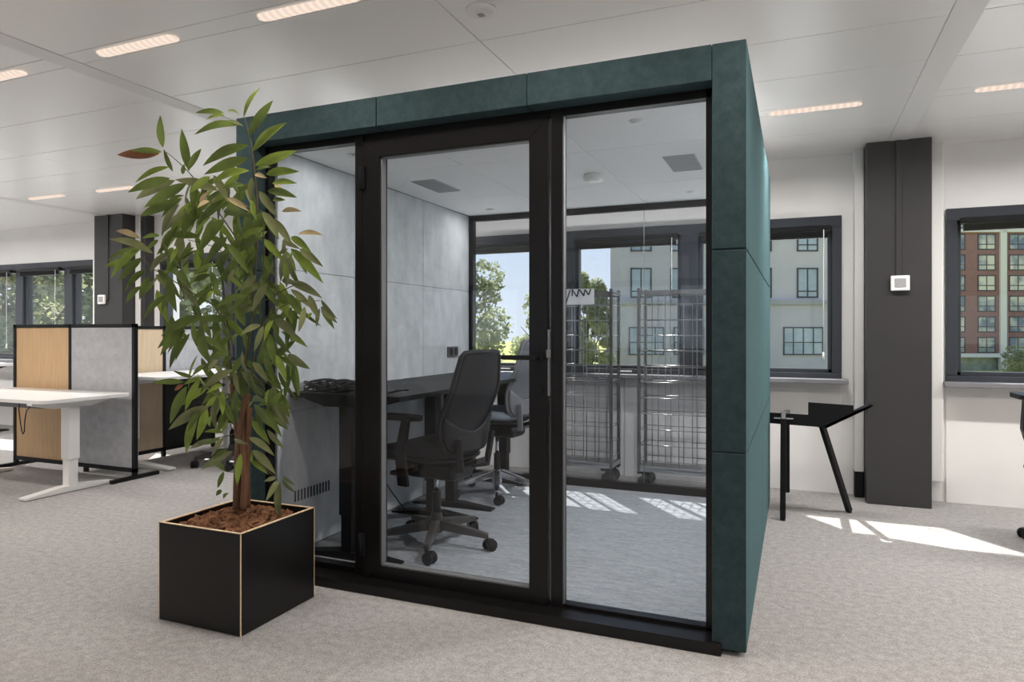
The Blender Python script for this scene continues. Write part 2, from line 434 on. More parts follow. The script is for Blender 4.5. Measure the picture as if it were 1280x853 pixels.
# ceiling lamps -----------------------------------------------------
LAMP_W = {-3: 2.2, -2: 2.6, -1: 3.8, 0: 8.5, 1: 13.5}
def lens_mesh(x, y, L=.50, w=.066):
    mb = MB(); n = 40
    def fn(u, v):
        s = (u - .5) * L; e = min(1, max(0, (L / 2 - abs(s)) / (w / 2))); ww = w / 2 * math.sqrt(max(.02, 1 - (1 - e) ** 2))
        t = (v - .5) * 2
        return (x + s, y + t * ww, H - .004 - .010 * (1 - t * t) * (.6 + .4 * e) - (.003 if int(round(u * n)) % 2 else 0)), (0, 0, 1)
    return mb.sheet(fn, n, 8, .003)
k = 0
for ri, y in enumerate(ROWS):
    for b in BEAMS:
        for off in (.5, 1.47, 2.44, 3.40):
            x = b - 3.95 + off
            if not (X0 + .4 < x < X1 - .4): continue
            if y < -3.2 and (k % 2): pass
            seen = (abs(y - 2.235) < .1 and -4.3 < x < -1.3) or (y > 4 and (x > -.6 and x < 1.8 or -7.3 < x < -5))
            lab = 'slim warm white recessed ceiling lamp'
            if abs(y - 2.235) < .1 and -3.1 < x < -2.4: lab = 'slim glowing ceiling lamp above the plant, middle of the near row'
            elif abs(y - 2.235) < .1 and -2.2 < x < -1.5: lab = 'slim glowing ceiling lamp cut by the top edge of the photo'
            elif abs(y - 2.235) < .1 and -4.3 < x < -3.4: lab = 'slim glowing ceiling lamp at the left edge of the photo'
            elif y > 4 and -.6 < x < .5: lab = 'slim ceiling lamp just right of the green pod roof'
            elif y > 4 and .7 < x < 1.8: lab = 'slim ceiling lamp at the right edge of the photo'
            elif y > 4 and -7.3 < x < -6.3: lab = 'distant ceiling lamp left of the plant, the leftmost far one'
            elif y > 4 and -6.3 < x < -5.2: lab = 'distant ceiling lamp just left of the plant leaves'
            else: lab = 'slim ceiling lamp out of sight above the room'
            if seen:
                e = empty('ceiling_lamp', (x, y, H), lab, 'lamp', 'slim recessed ceiling lamps')
                lens_mesh(x, y).build('lamp_lens', M['lens'], e)
            la = bpy.data.lights.new('ceiling_lamp_light', 'AREA'); la.shape = 'RECTANGLE'; la.size = .5; la.size_y = .08
            la.energy = LAMP_W[ri - 3] * (1.5 if x > -.3 else 1); la.color = (1, .96, .92) if ri == 4 else (1, .90, .81); la.spread = R(170)
            lo = bpy.data.objects.new('ceiling_lamp_light', la); COL.objects.link(lo); lo.location = (x, y, H - .022); lo.visible_glossy = False
            k += 1

e = empty('ceiling_sensor', (-1.19, 2.53, H), 'round white sensor disc on the ceiling above the pod door', 'sensor')
MB().lathe((-1.19, 2.53, H - .022), [(.03, 0), (.052, .004), (.062, .014), (.064, .022)], 32).build('cover', M['plate'], e)
MB().box(-1.203, -1.177, 2.517, 2.543, H - .026, H - .02, .002, 1).build('sensor_eye', M['greyplate'], e)

# ------------------------------------------------------------------ the pod
PX0, PX1, PY0, PY1, PZ1 = -2.606, -.1685, 2.64, 5.13, 2.278
pod = empty('office_pod', ((PX0 + PX1) / 2, (PY0 + PY1) / 2, 0), 'large dark teal felt office pod with black framed glass front and door', 'office pod')
IX0, IX1 = -2.496, -.290            # opening
g = .0018
# felt skin
for xa, xb in ((PX0, IX0), (IX1, PX1)):
    for za, zb in ((.018, .752), (.752, 1.506), (1.506, PZ1)):
        MB().box(xa, xb, PY0, PY0 + .125, za + g, zb - g, .004, 2).build('front_post', M['felt'], pod)
for xa, xb in ((IX0, -1.772), (-1.772, -1.034), (-1.034, IX1)):
    MB().box(xa + g, xb - g, PY0, PY0 + .125, 2.140, PZ1 - g, .004, 2).build('front_beam', M['felt'], pod)
for xa, xb in ((PX0, PX0 + .05), (PX1 - .05, PX1)):
    for ya, yb in ((PY0 + .127, 3.93), (3.93, PY1)):
        for za, zb in ((.018, .752), (.752, 1.506), (1.506, PZ1)):
            MB().box(xa, xb, ya + g, yb - g, za + g, zb - g, .004, 2).build('side_panel', M['felt'], pod)
MB().box(PX0 + .05, PX1 - .05, PY0 + .127, PY1 - .01, 2.185, PZ1 - .01).build('roof', M['podceil'], pod)  # out-of-sight top, made white to bounce lamp light onto the room ceiling
# rear felt rim
MB().box(PX0 + .05, IX0 + .0, PY1 - .09, PY1, .02, 2.185, .003, 1).build('rear_post', M['felt'], pod)
MB().box(IX1, PX1 - .05, PY1 - .09, PY1, .02, 2.185, .003, 1).build('rear_post', M['felt'], pod)
# floor
MB().box(PX0 + .05, PX1 - .05, PY0 + .10, PY1, .0, .012).build('pod_floor', M['podcarpet'], pod)
MB().box(IX0 - .03, IX1 + .035, PY0 - .022, PY0 + .13, .0, .045, .003, 1).build('threshold', M['black'], pod)
# interior wall panels
for side in (0, 1):
    xa, xb = (PX0 + .05, IX0 + .012) if side == 0 else (IX1 - .012, PX1 - .05)
    ye = [2.80, 3.47, 4.30, 5.045]; ze = [.02, .772, 1.53, 2.15]
    for i in range(3):
        for j in range(3):
            o = MB().box(xa, xb, ye[i] + .002, ye[i + 1] - .002, ze[j] + (.0008 if j else 0), ze[j + 1] - .0008, .0025, 1).build('wall_panel', M['greyfelt'], pod)
            if side == 0 and i == 0 and j == 0:
                mb = MB()
                for s in range(12): mb.box(xb - .002, xb + .0015, 2.93 + s * .026, 2.942 + s * .026, .285, .345)
                mb.build('vent_slots', M['darkhole'], o)
            if side == 0 and i == 2 and j == 1:
                sk = MB().box(xb - .002, xb + .012, 4.665, 4.835, 1.003, 1.085, .005, 2).build('power_socket', M['socket'], o)
                sk['label'] = 'anthracite double power socket'
                # third level holds the two sockets in the same plate
                me = MB()
                for yy in (4.709, 4.791): me.lathe((xb + .006, yy, 1.044), [(.03, 0), (.03, .0075), (.024, .0085)], 24, 'x')
                bm2 = bmesh.new(); bm2.from_mesh(sk.data); n0 = len(bm2.faces)
                tmp = bpy.data.meshes.new('tmp'); bmesh.ops.recalc_face_normals(me.bm, faces=me.bm.faces[:]); me.bm.to_mesh(tmp); me.bm.free()
                bm2.from_mesh(tmp); bm2.faces.ensure_lookup_table()
                for f in bm2.faces[n0:]: f.material_index = 1
                bm2.to_mesh(sk.data); bm2.free(); bpy.data.meshes.remove(tmp); sk.data.materials.append(M['darkhole'])
# ceiling panels
xe = [IX0 + .012, -1.752, -1.022, IX1 - .012]; ye = [2.80, 3.47, 4.36, 5.045]; zc = 2.15
cp = {}
for i in range(3):
    for j in range(3):
        cp[i, j] = MB().box(xe[i] + .002, xe[i + 1] - .002, ye[j] + .002, ye[j + 1] - .002, zc, zc + .03, .002, 1).build('ceiling_panel', M['podceil'], pod)
def air_vent(x, y, w, d, p):
    mb = MB().box(x - w / 2, x + w / 2, y - d / 2, y + d / 2, zc - .004, zc + .001, .001, 1)
    n = 12
    for k in range(n): mb.box(x - w / 2 + .008, x + w / 2 - .008, y - d / 2 + d / n * (k + .25), y - d / 2 + d / n * (k + .75), zc - .008, zc - .003)
    mb.build('air_vent', M['vent'], p)
air_vent(-.585, 3.91, .17, .36, cp[2, 1]); air_vent(-2.16, 3.91, .17, .36, cp[0, 1])
MB().lathe((-1.13, 4.0, zc - .045), [(.035, 0), (.055, .004), (.06, .012), (.062, .03), (.055, .046)], 28).build('smoke_detector', M['plate'], cp[1, 1])
for (x, y, c) in ((-.66, 3.05, (2, 0)), (-.66, 4.74, (2, 2)), (-2.19, 4.82, (0, 2)), (-2.19, 3.05, (0, 0))):
    MB().lathe((x, y, zc - .006), [(.012, -.004), (.014, 0), (.032, .001), (.036, .007)], 24).build('downlight', M['plate'], cp[c])
    la = bpy.data.lights.new('downlight_light', 'AREA'); la.shape = 'DISK'; la.size = .07; la.energy = 24 if x > -1 else 2; la.color = (1, .98, .95)
    lo = bpy.data.objects.new('downlight_light', la); COL.objects.link(lo); lo.location = (x, y, zc - .012); lo.visible_glossy = False
# front glazing: everything in the plane FY
FA, FBk = PY0 + .085, PY0 + .135     # frame depth
mb = MB()
mb.box(IX0, IX1, FA, FBk, 2.106, 2.150, .002, 1)                 # head
mb.box(IX0, -1.93, FA, FBk, .0, .075, .002, 1); mb.box(-.957, IX1, FA, FBk, .0, .058, .002, 1)
mb.box(-1.93, -.957, FA, FBk, .0, .03, .002, 1)
mb.box(IX0, IX0 + .022, FA, FBk, .0, 2.15, .002, 1); mb.box(IX1 - .032, IX1, FA, FBk, .0, 2.15, .002, 1)
mb.box(-1.940, -1.894, FA - .012, FBk, .0, 2.13, .002, 1)        # hinge mullion
mb.box(-.952, -.903, FA - .012, FBk, .0, 2.13, .002, 1)          # lock mullion
mb.build('front_frame', M['black'], pod)
gy = FA + .028
MB().box(IX0 + .015, -1.935, gy - .004, gy + .004, .07, 2.115).build('glass_pane', M['glass'], pod)
MB().box(-.908, IX1 - .025, gy - .004, gy + .004, .05, 2.115).build('glass_pane', M['glass'], pod)
mb = MB()                                                     # slim silver glazing beads of the right pane
mb.box(-.903, -.898, FA - .002, FA + .02, .058, 2.106); mb.build('glazing_bead', M['greyplast'], pod)
# door leaf
dx0, dx1, dz0, dz1 = -1.888, -.966, .032, 2.100
gx0, gx1, gz0, gz1 = -1.795, -1.047, .105, 2.020
DA, DB = FA - .022, FBk - .005
mb = MB()
def mitre(p, q, a, b): mb.prism([(p[0], DA, p[1]), (q[0], DA, q[1]), (b[0], DA, b[1]), (a[0], DA, a[1])], (0, DB - DA, 0), bev=.0015)
o4 = [(dx0, dz0), (dx1, dz0), (dx1, dz1), (dx0, dz1)]; i4 = [(gx0, gz0), (gx1, gz0), (gx1, gz1), (gx0, gz1)]
for k in range(4):
    mitre(o4[k], o4[(k + 1) % 4], i4[k], i4[(k + 1) % 4])
door = mb.build('door', M['black'], pod)
dgl = MB().box(gx0 - .008, gx1 + .008, gy - .004, gy + .004, gz0 - .008, gz1 + .008).build('door_glass', M['glass'], door)
mb = MB()
for (a, b, c, d) in ((gx0 - .001, gx0 + .006, gz0, gz1), (gx0, gx1, gz1 - .006, gz1), (gx0, gx1, gz0, gz0 + .006)):
    mb.box(a, b, DA + .012, gy - .004, c, d)
mb.build('glazing_bead', M['greyplast'], door)
mb = MB(); hz = 1.092
mb.cyl((-1.005, DA, hz), (-1.005, DA - .010, hz), .024, n=24)
mb.cyl((-1.005, DA - .008, hz), (-1.005, DA - .058, hz), .0095, n=16)
mb.box(-1.150, -.994, DA - .066, DA - .047, hz - .010, hz + .010, .005, 3)
mb.build('door_handle', M['blackm'], door)
MB().cyl((-1.005, DA, .955), (-1.005, DA - .008, .955), .022, n=24).build('lock_cylinder', M['blackm'], door)
for hzz in (1.925, .2):
    MB().box(-1.905, -1.872, DA - .014, DA + .01, hzz - .055, hzz + .055, .004, 2).cyl((-1.891, DA - .012, hzz - .055), (-1.891, DA - .012, hzz + .055), .010, n=14).build('hinge', M['blackm'], door)
MB().box(-.9625, -.9555, DA - .001, DA + .012, .93, 1.21).box(-.968, -.950, DA - .004, DA + .006, 1.09, 1.125, .001, 1).build('strike_plate', M['greyplast'], pod)
# rear glazing
RA, RB = 5.045, 5.10
mb = MB().box(IX0 + .012, IX1 - .012, RA, RB, .012, .07, .002, 1).box(IX0 + .012, IX1 - .012, RA, RB, 2.108, 2.16, .002, 1)
mb.box(IX0 + .012, IX0 + .05, RA, RB, .0, 2.15, .002, 1).box(IX1 - .05, IX1 - .012, RA, RB, .0, 2.15, .002, 1)
mb.build('rear_frame', M['black'], pod)
for a, b in ((IX0 + .045, -1.048), (-1.044, IX1 - .045)):
    MB().box(a, b, 5.068, 5.076, .065, 2.112).build('rear_pane', M['glass'], pod)
MB().box(-1.0475, -1.0445, 5.067, 5.077, .07, 2.108).build('glass_joint', M['greyplast'], pod)
# levelling feet
for x in (PX0 + .2, PX1 - .05):
    for y in (PY0 + .07, PY1 - .1):
        MB().cyl((x, y, 0), (x, y, .025), .03, n=16).build('levelling_foot', M['blackm'], pod)

# ------------------------------------------------------------------ sit-stand desks
def rounded(x0, x1, y0, y1, r, z, n=6):
    pts = []
    for (cx, cy, a0) in ((x1 - r, y1 - r, 0), (x0 + r, y1 - r, 90), (x0 + r, y0 + r, 180), (x1 - r, y0 + r, 270)):
        for k in range(n + 1):
            a = R(a0 + 90 * k / n); pts.append((cx + r * math.cos(a), cy + r * math.sin(a), z))
    return pts
def desk(root, x0, x1, y0, y1, top, legs, along, m_top, m_leg, r=.03, colw=.08, footl=None):
    """legs: list of centres (x,y); the foot of each leg runs 'along' x or y"""
    MB().prism(rounded(x0, x1, y0, y1, r, top - .025), (0, 0, .025), bev=.002).build('tabletop', m_top, root)
    for (lx, ly, a, b) in legs:                          # a..b extent of the foot
        mb = MB(); w = colw / 2
        zt = top - .026
        mb.box(lx - w, lx + w, ly - w, ly + w, .24, zt - .045, .012 if m_leg is M['whitemetal'] else .003, 3)
        mb.box(lx - w * .82, lx + w * .82, ly - w * .82, ly + w * .82, .035, .25, .010 if m_leg is M['whitemetal'] else .003, 3)
        leg = mb.build('leg_column', m_leg, root)
        h = .048
        if along == 'x':
            P = [(a, ly - .04, .004), (b, ly - .04, .004), (b, ly - .04, .022), (lx + .08, ly - .04, h), (lx - .08, ly - .04, h), (a, ly - .04, .022)]; d = (0, .08, 0)
            Q = [(a + .02, ly - .03, zt), (b - .02, ly - .03, zt), (b - .02, ly - .03, zt - .015), (lx + .14, ly - .03, zt - .05), (lx - .14, ly - .03, zt - .05), (a + .02, ly - .03, zt - .015)]; dq = (0, .06, 0)
        else:
            P = [(lx - .04, a, .004), (lx - .04, b, .004), (lx - .04, b, .022), (lx - .04, ly + .08, h), (lx - .04, ly - .08, h), (lx - .04, a, .022)]; d = (.08, 0, 0)
            Q = [(lx - .03, a + .05, zt), (lx - .03, b - .02, zt), (lx - .03, b - .02, zt - .015), (lx - .03, ly + .14, zt - .05), (lx - .03, ly - .14, zt - .05), (lx - .03, a + .05, zt - .015)]; dq = (.06, 0, 0)
        MB().prism(P, d, bev=.004).build('foot', m_leg, root)
        MB().prism(Q, dq, bev=.003).build('support_arm', m_leg, root)
    # cross rail under the top
    if along == 'x':
        cx = legs[0][0]; MB().box(cx - .03, cx + .03, min(l[1] for l in legs), max(l[1] for l in legs), top - .07, top - .03, .003, 1).build('cross_rail', m_leg, root)
    else:
        cy = legs[0][1]; MB().box(min(l[0] for l in legs), max(l[0] for l in legs), cy - .03, cy + .03, top - .07, top - .03, .003, 1).build('cross_rail', m_leg, root)

dA = empty('standing_desk', (-2.13, 3.43, .012), 'black height adjustable desk nearest the pod door, tangled cables on it', 'desk', 'black desks inside the pod')
desk(dA, -2.478, -1.79, 2.87, 3.965, .88, [(-2.17, 2.99, -2.46, -1.86), (-2.17, 3.88, -2.46, -1.86)], 'x', M['blackm'], M['blackm'])
dB = empty('standing_desk', (-2.13, 4.52, .012), 'black height adjustable desk by the rear glass of the pod', 'desk', 'black desks inside the pod')
desk(dB, -2.478, -1.79, 3.975, 5.03, .88, [(-2.17, 4.14, -2.46, -1.86), (-2.13, 4.95, -2.46, -1.86)], 'x', M['blackm'], M['blackm'])
for o in (dA, dB):
    o['_w'] = 1
# cable bundle on the desk
mb = MB(); rnd = random.Random(3)
for k in range(9):
    pts = []; cx = -2.25 + rnd.uniform(-.09, .11); cy = 2.985 + rnd.uniform(-.03, .04); ax = rnd.uniform(.08, .16); ay = rnd.uniform(.03, .07); ph = rnd.uniform(0, 6); zz = .886 + .004 * k
    for s in range(48):
        t = s / 25 * 2 * math.pi * rnd.choice((.8,)) + ph
        pts.append((cx + ax * math.cos(t), cy + ay * math.sin(t), zz + .012 * (1 + math.sin(2.3 * t + k))))
    mb.tube(pts, .0048, 6)
for k in range(5):
    p0 = Vector((-2.42 + .05 * k, 2.93 + .02 * k, .886)); pts = [p0 + Vector((.05 * s, .012 * math.sin(s + k), .008 + .010 * math.sin(s * 1.3 + k))) for s in range(9)]
    mb.tube(pts, .0048, 6)
tag(mb.build('cable_bundle', M['cable']), 'tangled bundle of black cables lying on the near black desk', 'cables')
mb = MB().tube([(-2.43, 3.62, .85), (-2.45, 3.60, .76), (-2.44, 3.63, .66), (-2.46, 3.58, .55), (-2.43, 3.60, .40), (-2.38, 3.7, .2), (-2.3, 3.8, .02)], .004, 6)
tag(mb.build('power_cord', M['cable']), 'thin black power cord hanging below the near black desk', 'cord')

# ------------------------------------------------------------------ swivel chairs (front = +x of the chair)
def chair(label, seatm, meshm, shellm, basem, group, legtop=.13, zs=0.0):
    root = empty('swivel_chair', (0, 0, 0), label, 'chair', group, world=False)
    # base
    for k in range(5):
        a = R(72 * k + 45); d = Vector((math.cos(a), math.sin(a), 0)); s = Vector((-d.y, d.x, 0))
        p0 = d * .03; p1 = d * .31
        mb = MB()
        A = [p0 + s * .026 + Vector((0, 0, legtop + .022)), p0 - s * .026 + Vector((0, 0, legtop + .022)), p0 - s * .026 + Vector((0, 0, legtop - .035)), p0 + s * .026 + Vector((0, 0, legtop - .035))]
        Bq = [p1 + s * .017 + Vector((0, 0, .098)), p1 - s * .017 + Vector((0, 0, .098)), p1 - s * .017 + Vector((0, 0, .070)), p1 + s * .017 + Vector((0, 0, .070))]
        va = [mb.bm.verts.new(v) for v in A]; vb = [mb.bm.verts.new(v) for v in Bq]
        mb.bm.faces.new(va); mb.bm.faces.new(vb[::-1])
        for i in range(4): mb.bm.faces.new((va[i], vb[i], vb[(i + 1) % 4], va[(i + 1) % 4]))
        bmesh.ops.bevel(mb.bm, geom=mb.bm.edges[:], offset=.006, segments=2, affect='EDGES', profile=.5)
        mb.build('base_leg', basem, root)
        t = R(72 * k + 45 + 62); td = Vector((math.cos(t), math.sin(t), 0)); tn_ = Vector((-td.y, td.x, 0))
        c = p1 * .985 + td * .022; c.z = .031
        mb = MB().cyl(p1 * .985 + Vector((0, 0, .052)), p1 * .985 + Vector((0, 0, .09)), .009, n=12)
        for sd in (-1, 1): mb.cyl(c + tn_ * sd * .010, c + tn_ * sd * .027, .031, n=20)
        mb.cyl(c - tn_ * .012, c + tn_ * .012, .022, n=14)
        mb.prism([c + tn_ * -.01 + td * x_ + Vector((0, 0, z_)) for x_, z_ in ((-.03, .012), (-.02, .03), (.0, .036), (.02, .03), (.03, .012))], tn_ * .02)
        mb.build('castor', M['plast'], root)
    MB().lathe((0, 0, .075), [(.034, 0), (.038, .03), (.036, .075), (.030, .10), (.026, .11)], 24).build('hub', basem, root)
    MB().cyl((0, 0, .16), (0, 0, .30), .024, n=20, mi=0).cyl((0, 0, .30), (0, 0, .43), .014, n=16, mi=1).build('gas_lift', [M['plast'], M['chrome']], root)
    z = .44 + zs
    MB().box(-.19, .15, -.105, .105, z - .045, z + .06, .035, 4).prism([(-.30, -.045, z + .06), (-.12, -.06, z + .0), (-.12, .06, z + .0), (-.30, .045, z + .06)], (0, 0, .028), bev=.006).build('tilt_mechanism', M['plast'], root)
    MB().cyl((.08, .07, z + .015), (.08, .235, z + .012), .007, n=10).box(.055, .105, .215, .275, z - .002, z + .024, .009, 2).build('height_lever', M['plast'], root)
    # seat shell and cushion
    def pad(zb, h, sx, sy, ox, p=4.0, n=20, m=28):
        mb = MB(); rows = []
        prof = [(0.90, 0), (.985, h * .25), (1.0, h * .55), (.975, h * .82), (.90, h * .97), (.6, h * 1.02), (.25, h * 1.0)]
        for (s, hh) in prof:
            row = []
            for i in range(m):
                a = 2 * math.pi * i / m; c_, s_ = math.cos(a), math.sin(a)
                rx = math.copysign(abs(c_) ** (2 / p), c_) * sx * s; ry = math.copysign(abs(s_) ** (2 / p), s_) * sy * s
                dz = -.02 * max(0, (rx / sx - .6)) * 2.2 + .012 * (ry / sy) ** 2
                row.append(mb.bm.verts.new((ox + rx, ry, zb + hh + dz)))
            rows.append(row)
        for a_, b_ in zip(rows, rows[1:]):
            for i in range(m):
                f = mb.bm.faces.new((a_[i], a_[(i + 1) % m], b_[(i + 1) % m], b_[i])); f.smooth = True
        mb.bm.faces.new(rows[0][::-1]); mb.bm.faces.new(rows[-1]); return mb
    pad(z + .055, .03, .235, .225, .03).build('seat_shell', M['plast'], root)
    pad(z + .083, .062, .245, .24, .03).build('seat', seatm, root)
    # backrest
    zb0, zb1 = z + .12, z + .66
    def bk(u, v, inset=1.0, off=0.0):
        t = v; zz = zb0 + (zb1 - zb0) * t
        w = (.205 + .025 * math.sin(math.pi * min(1, t * 1.1)) - .045 * max(0, t - .55) ** 1.0 - .05 * (1 - min(1, t / .14)) ** 2 - .055 * max(0, (t - .93) / .07) ** 2) * inset
        yy = (u - .5) * 2 * w
        xx = -.235 - .10 * t + .035 * math.sin(math.pi * min(1, t / .6)) * 1 + .035 * ((u - .5) * 2) ** 2 + off
        return (xx, yy, zz), (1, -.3 * (u - .5), .15)
    MB().sheet(lambda u, v: bk(u, v, .93), 14, 22, .010).build('backrest', meshm, root)
    # frame round the back
    path = [bk(0, .02 + .96 * k / 22)[0] for k in range(23)] + [bk(u / 8, .99)[0] for u in range(1, 8)] + [bk(1, .98 - .96 * k / 22)[0] for k in range(23)] + [bk(1 - u / 8, .01)[0] for u in range(1, 8)]
    path.append(path[0])
    MB().tube(path, .0125, 10).build('back_frame', shellm, root)
    # lumbar shell with its two arms
    MB().sheet(lambda u, v: bk(u, .0 + v * .36 - .16 * math.cos((u - .5) * math.pi) * v, .985, -.018), 12, 8, .012).build('lumbar_shell', shellm, root)
    mb = MB()
    for sy in (-1, 1):
        mb.bar((-.13, sy * .05, z + .015), (-.255, sy * .13, z + .03), .045, .022, bev=.006)
        mb.bar((-.25, sy * .125, z + .02), (-.262, sy * .165, z + .21), .04, .022, bev=.006)
    mb.build('back_bracket', shellm, root)
    for sy in (-1, 1):
        mb = MB().prism([(.075, sy * .225, z - .06), (.005, sy * .225, z - .06), (-.012, sy * .285, z + .13), (-.05, sy * .285, z + .305), (.0, sy * .285, z + .305), (.045, sy * .285, z + .13)], (0, sy * .022, 0), bev=.005)
        ar = mb.build('armrest', M['plast'], root)
        MB().prism(rounded(-.12, .14, sy * .292 - .045, sy * .292 + .045, .04, z + .302), (0, 0, .026), bev=.008).build('arm_pad', M['plast'], ar)
    return root
c1 = chair('black mesh swivel chair nearest the pod door, dark base, its back to the glass', M['seat'], M['mesh'], M['plast'], M['basegrey'], 'swivel chairs', .125, -.012)
c1.location = (-1.85, 3.35, .012); c1.rotation_euler = (0, 0, R(180 - 8))
c2 = chair('grey mesh swivel chair with pale blue seat and polished base, deeper inside the pod', M['blueseat'], M['greymesh'], M['greyplast'], M['chrome'], 'swivel chairs', .16, .035)
c2.location = (-2.02, 4.57, .012); c2.rotation_euler = (0, 0, R(180 - 4))
c3 = copy_tree(c1); c3['label'] = 'black swivel chair half cut off at the right edge of the photo, under the window'
c3.location = (1.462, 4.58, 0); c3.rotation_euler = (0, 0, R(90))
for ch in [o for o in bpy.data.objects if o.parent == c3 and o.name.startswith('armrest')]: ch.location.z += .10
c4 = copy_tree(c1); c4['label'] = 'black swivel chair behind the plant at the far white desk'
c4.location = (-4.72, 4.74, 0); c4.rotation_euler = (0, 0, R(190))

# ------------------------------------------------------------------ potted plant
PLX, PLY = -2.232, 2.283
plant = empty('potted_plant', (PLX, PLY, 0), 'tall leafy potted plant with long narrow drooping leaves in black square planter', 'plant')
hw, ph, tk = .222, .405, .014
px0, px1, py0, py1 = PLX - hw, PLX + hw, PLY - hw, PLY + hw
mb = MB()
e_ = .0035
mb.box(px0 + e_, px1 - e_, py0, py0 + tk - .001, .004, ph, 0); mb.box(px0 + e_, px1 - e_, py1 - tk, py1, .004, ph)
mb.box(px0, px0 + tk - .001, py0 + e_, py1 - e_, .004, ph); mb.box(px1 - tk, px1, py0 + e_, py1 - e_, .004, ph)
mb.box(px0 + .01, px1 - .01, py0 + .01, py1 - .01, .0, .02)
planter = mb.build('planter_box', M['planter'], plant)
mb = MB()                                                      # bare plywood edges: rim and corners
zt = ph + .0015
for (a, b, c, d) in ((px0, px1, py0, py0 + tk), (px0, px1, py1 - tk, py1), (px0, px0 + tk, py0 + tk, py1 - tk), (px1 - tk, px1, py0 + tk, py1 - tk)):
    mb.box(a, b, c, d, ph - .002, zt)
for cx in (px0, px1):
    for cy in (py0, py1):
        sx = 1 if cx == px0 else -1; sy = 1 if cy == py0 else -1
        mb.box(min(cx, cx + sx * .0045), max(cx, cx + sx * .0045), min(cy, cy + sy * .0045), max(cy, cy + sy * .0045), .002, zt)
mb.build('plywood_edge', M['ply'], planter)
MB().box(px0 + tk, px1 - tk, py0 + tk, py1 - tk, .30, .352).build('soil', M['bark'], plant)
# bark mulch
mb = MB(); rnd = random.Random(5)
for k in range(330):
    x = PLX + rnd.uniform(-1, 1) * (hw - tk - .022); y = PLY + rnd.uniform(-1, 1) * (hw - tk - .022)
    dome = .03 * max(0, 1 - ((x - PLX) ** 2 + (y - PLY) ** 2) / .05)
    r = bmesh.ops.create_icosphere(mb.bm, subdivisions=1, radius=1)
    s = Vector((rnd.uniform(.015, .036), rnd.uniform(.010, .019), rnd.uniform(.007, .013)))
    rot = (Matrix.Rotation(rnd.uniform(0, 6.3), 4, 'Z') @ Matrix.Rotation(rnd.uniform(-.5, .5), 4, 'Y') @ Matrix.Rotation(rnd.uniform(-.5, .5), 4, 'X'))
    for v in r['verts']:
        v.co = Vector((v.co.x * s.x * rnd.uniform(.75, 1.2), v.co.y * s.y * rnd.uniform(.75, 1.2), v.co.z * s.z * rnd.uniform(.8, 1.2)))
        v.co = rot @ v.co + Vector((x, y, .362 + dome + rnd.uniform(0, .022)))
o = mb.build('bark_mulch', M['bark']); tag(o, 'brown bark chip mulch filling the black planter', 'mulch', kind='stuff')

# the plant is laid out in its own upright plane through the trunk (dx to the right, z up, depth towards the pod)
PF = -PLX * ST + PLY * CT; PR = PLX * CT + PLY * ST
def pl(u, v, dep):           # u, v: millimetre-like grid of the plane seen face on (1 unit = 1/287 m)
    s = PF / FPX
    r = (u - 640) * s; z = EYE - (v - 415) * s
    f = PF + dep
    # parallel placement in the plane's own frame
    k = f / PF
    p = cw(r * k, f, EYE + (z - EYE) * k)
    return p
def stemtube(mb, pts, r0, r1, n=8):
    P = [pl(*p) for p in pts]
    # catmull-rom
    out = []
    for i in range(len(P) - 1):
        p0 = P[max(i - 1, 0)]; p1 = P[i]; p2 = P[i + 1]; p3 = P[min(i + 2, len(P) - 1)]
        for s in range(5):
            t = s / 5
            out.append(.5 * ((2 * p1) + (p2 - p0) * t + (2 * p0 - 5 * p1 + 4 * p2 - p3) * t * t + (3 * p1 - p0 - 3 * p2 + p3) * t ** 3))
    out.append(P[-1]); mb.tube(out, r0, n, r1=r1)
for pts, r0, r1 in (([(296, 637, 0), (297, 590, .0), (300, 545, .0), (308, 500, .0), (312, 494, 0)], .017, .015),
                    ([(304, 638, -.02), (306, 600, -.02), (304, 560, -.015), (306, 520, .01), (302, 470, .03)], .016, .011),
                    ([(300, 634, .03), (304, 600, .03), (299, 560, .03), (294, 520, .03), (290, 480, .02)], .014, .010),
                    ([(310, 634, .02), (309, 600, .01), (310, 560, -.01), (312, 510, -.01)], .012, .011)):
    mb = MB(); stemtube(mb, pts, r0, r1, 10); mb.build('trunk', M['stem'], plant)
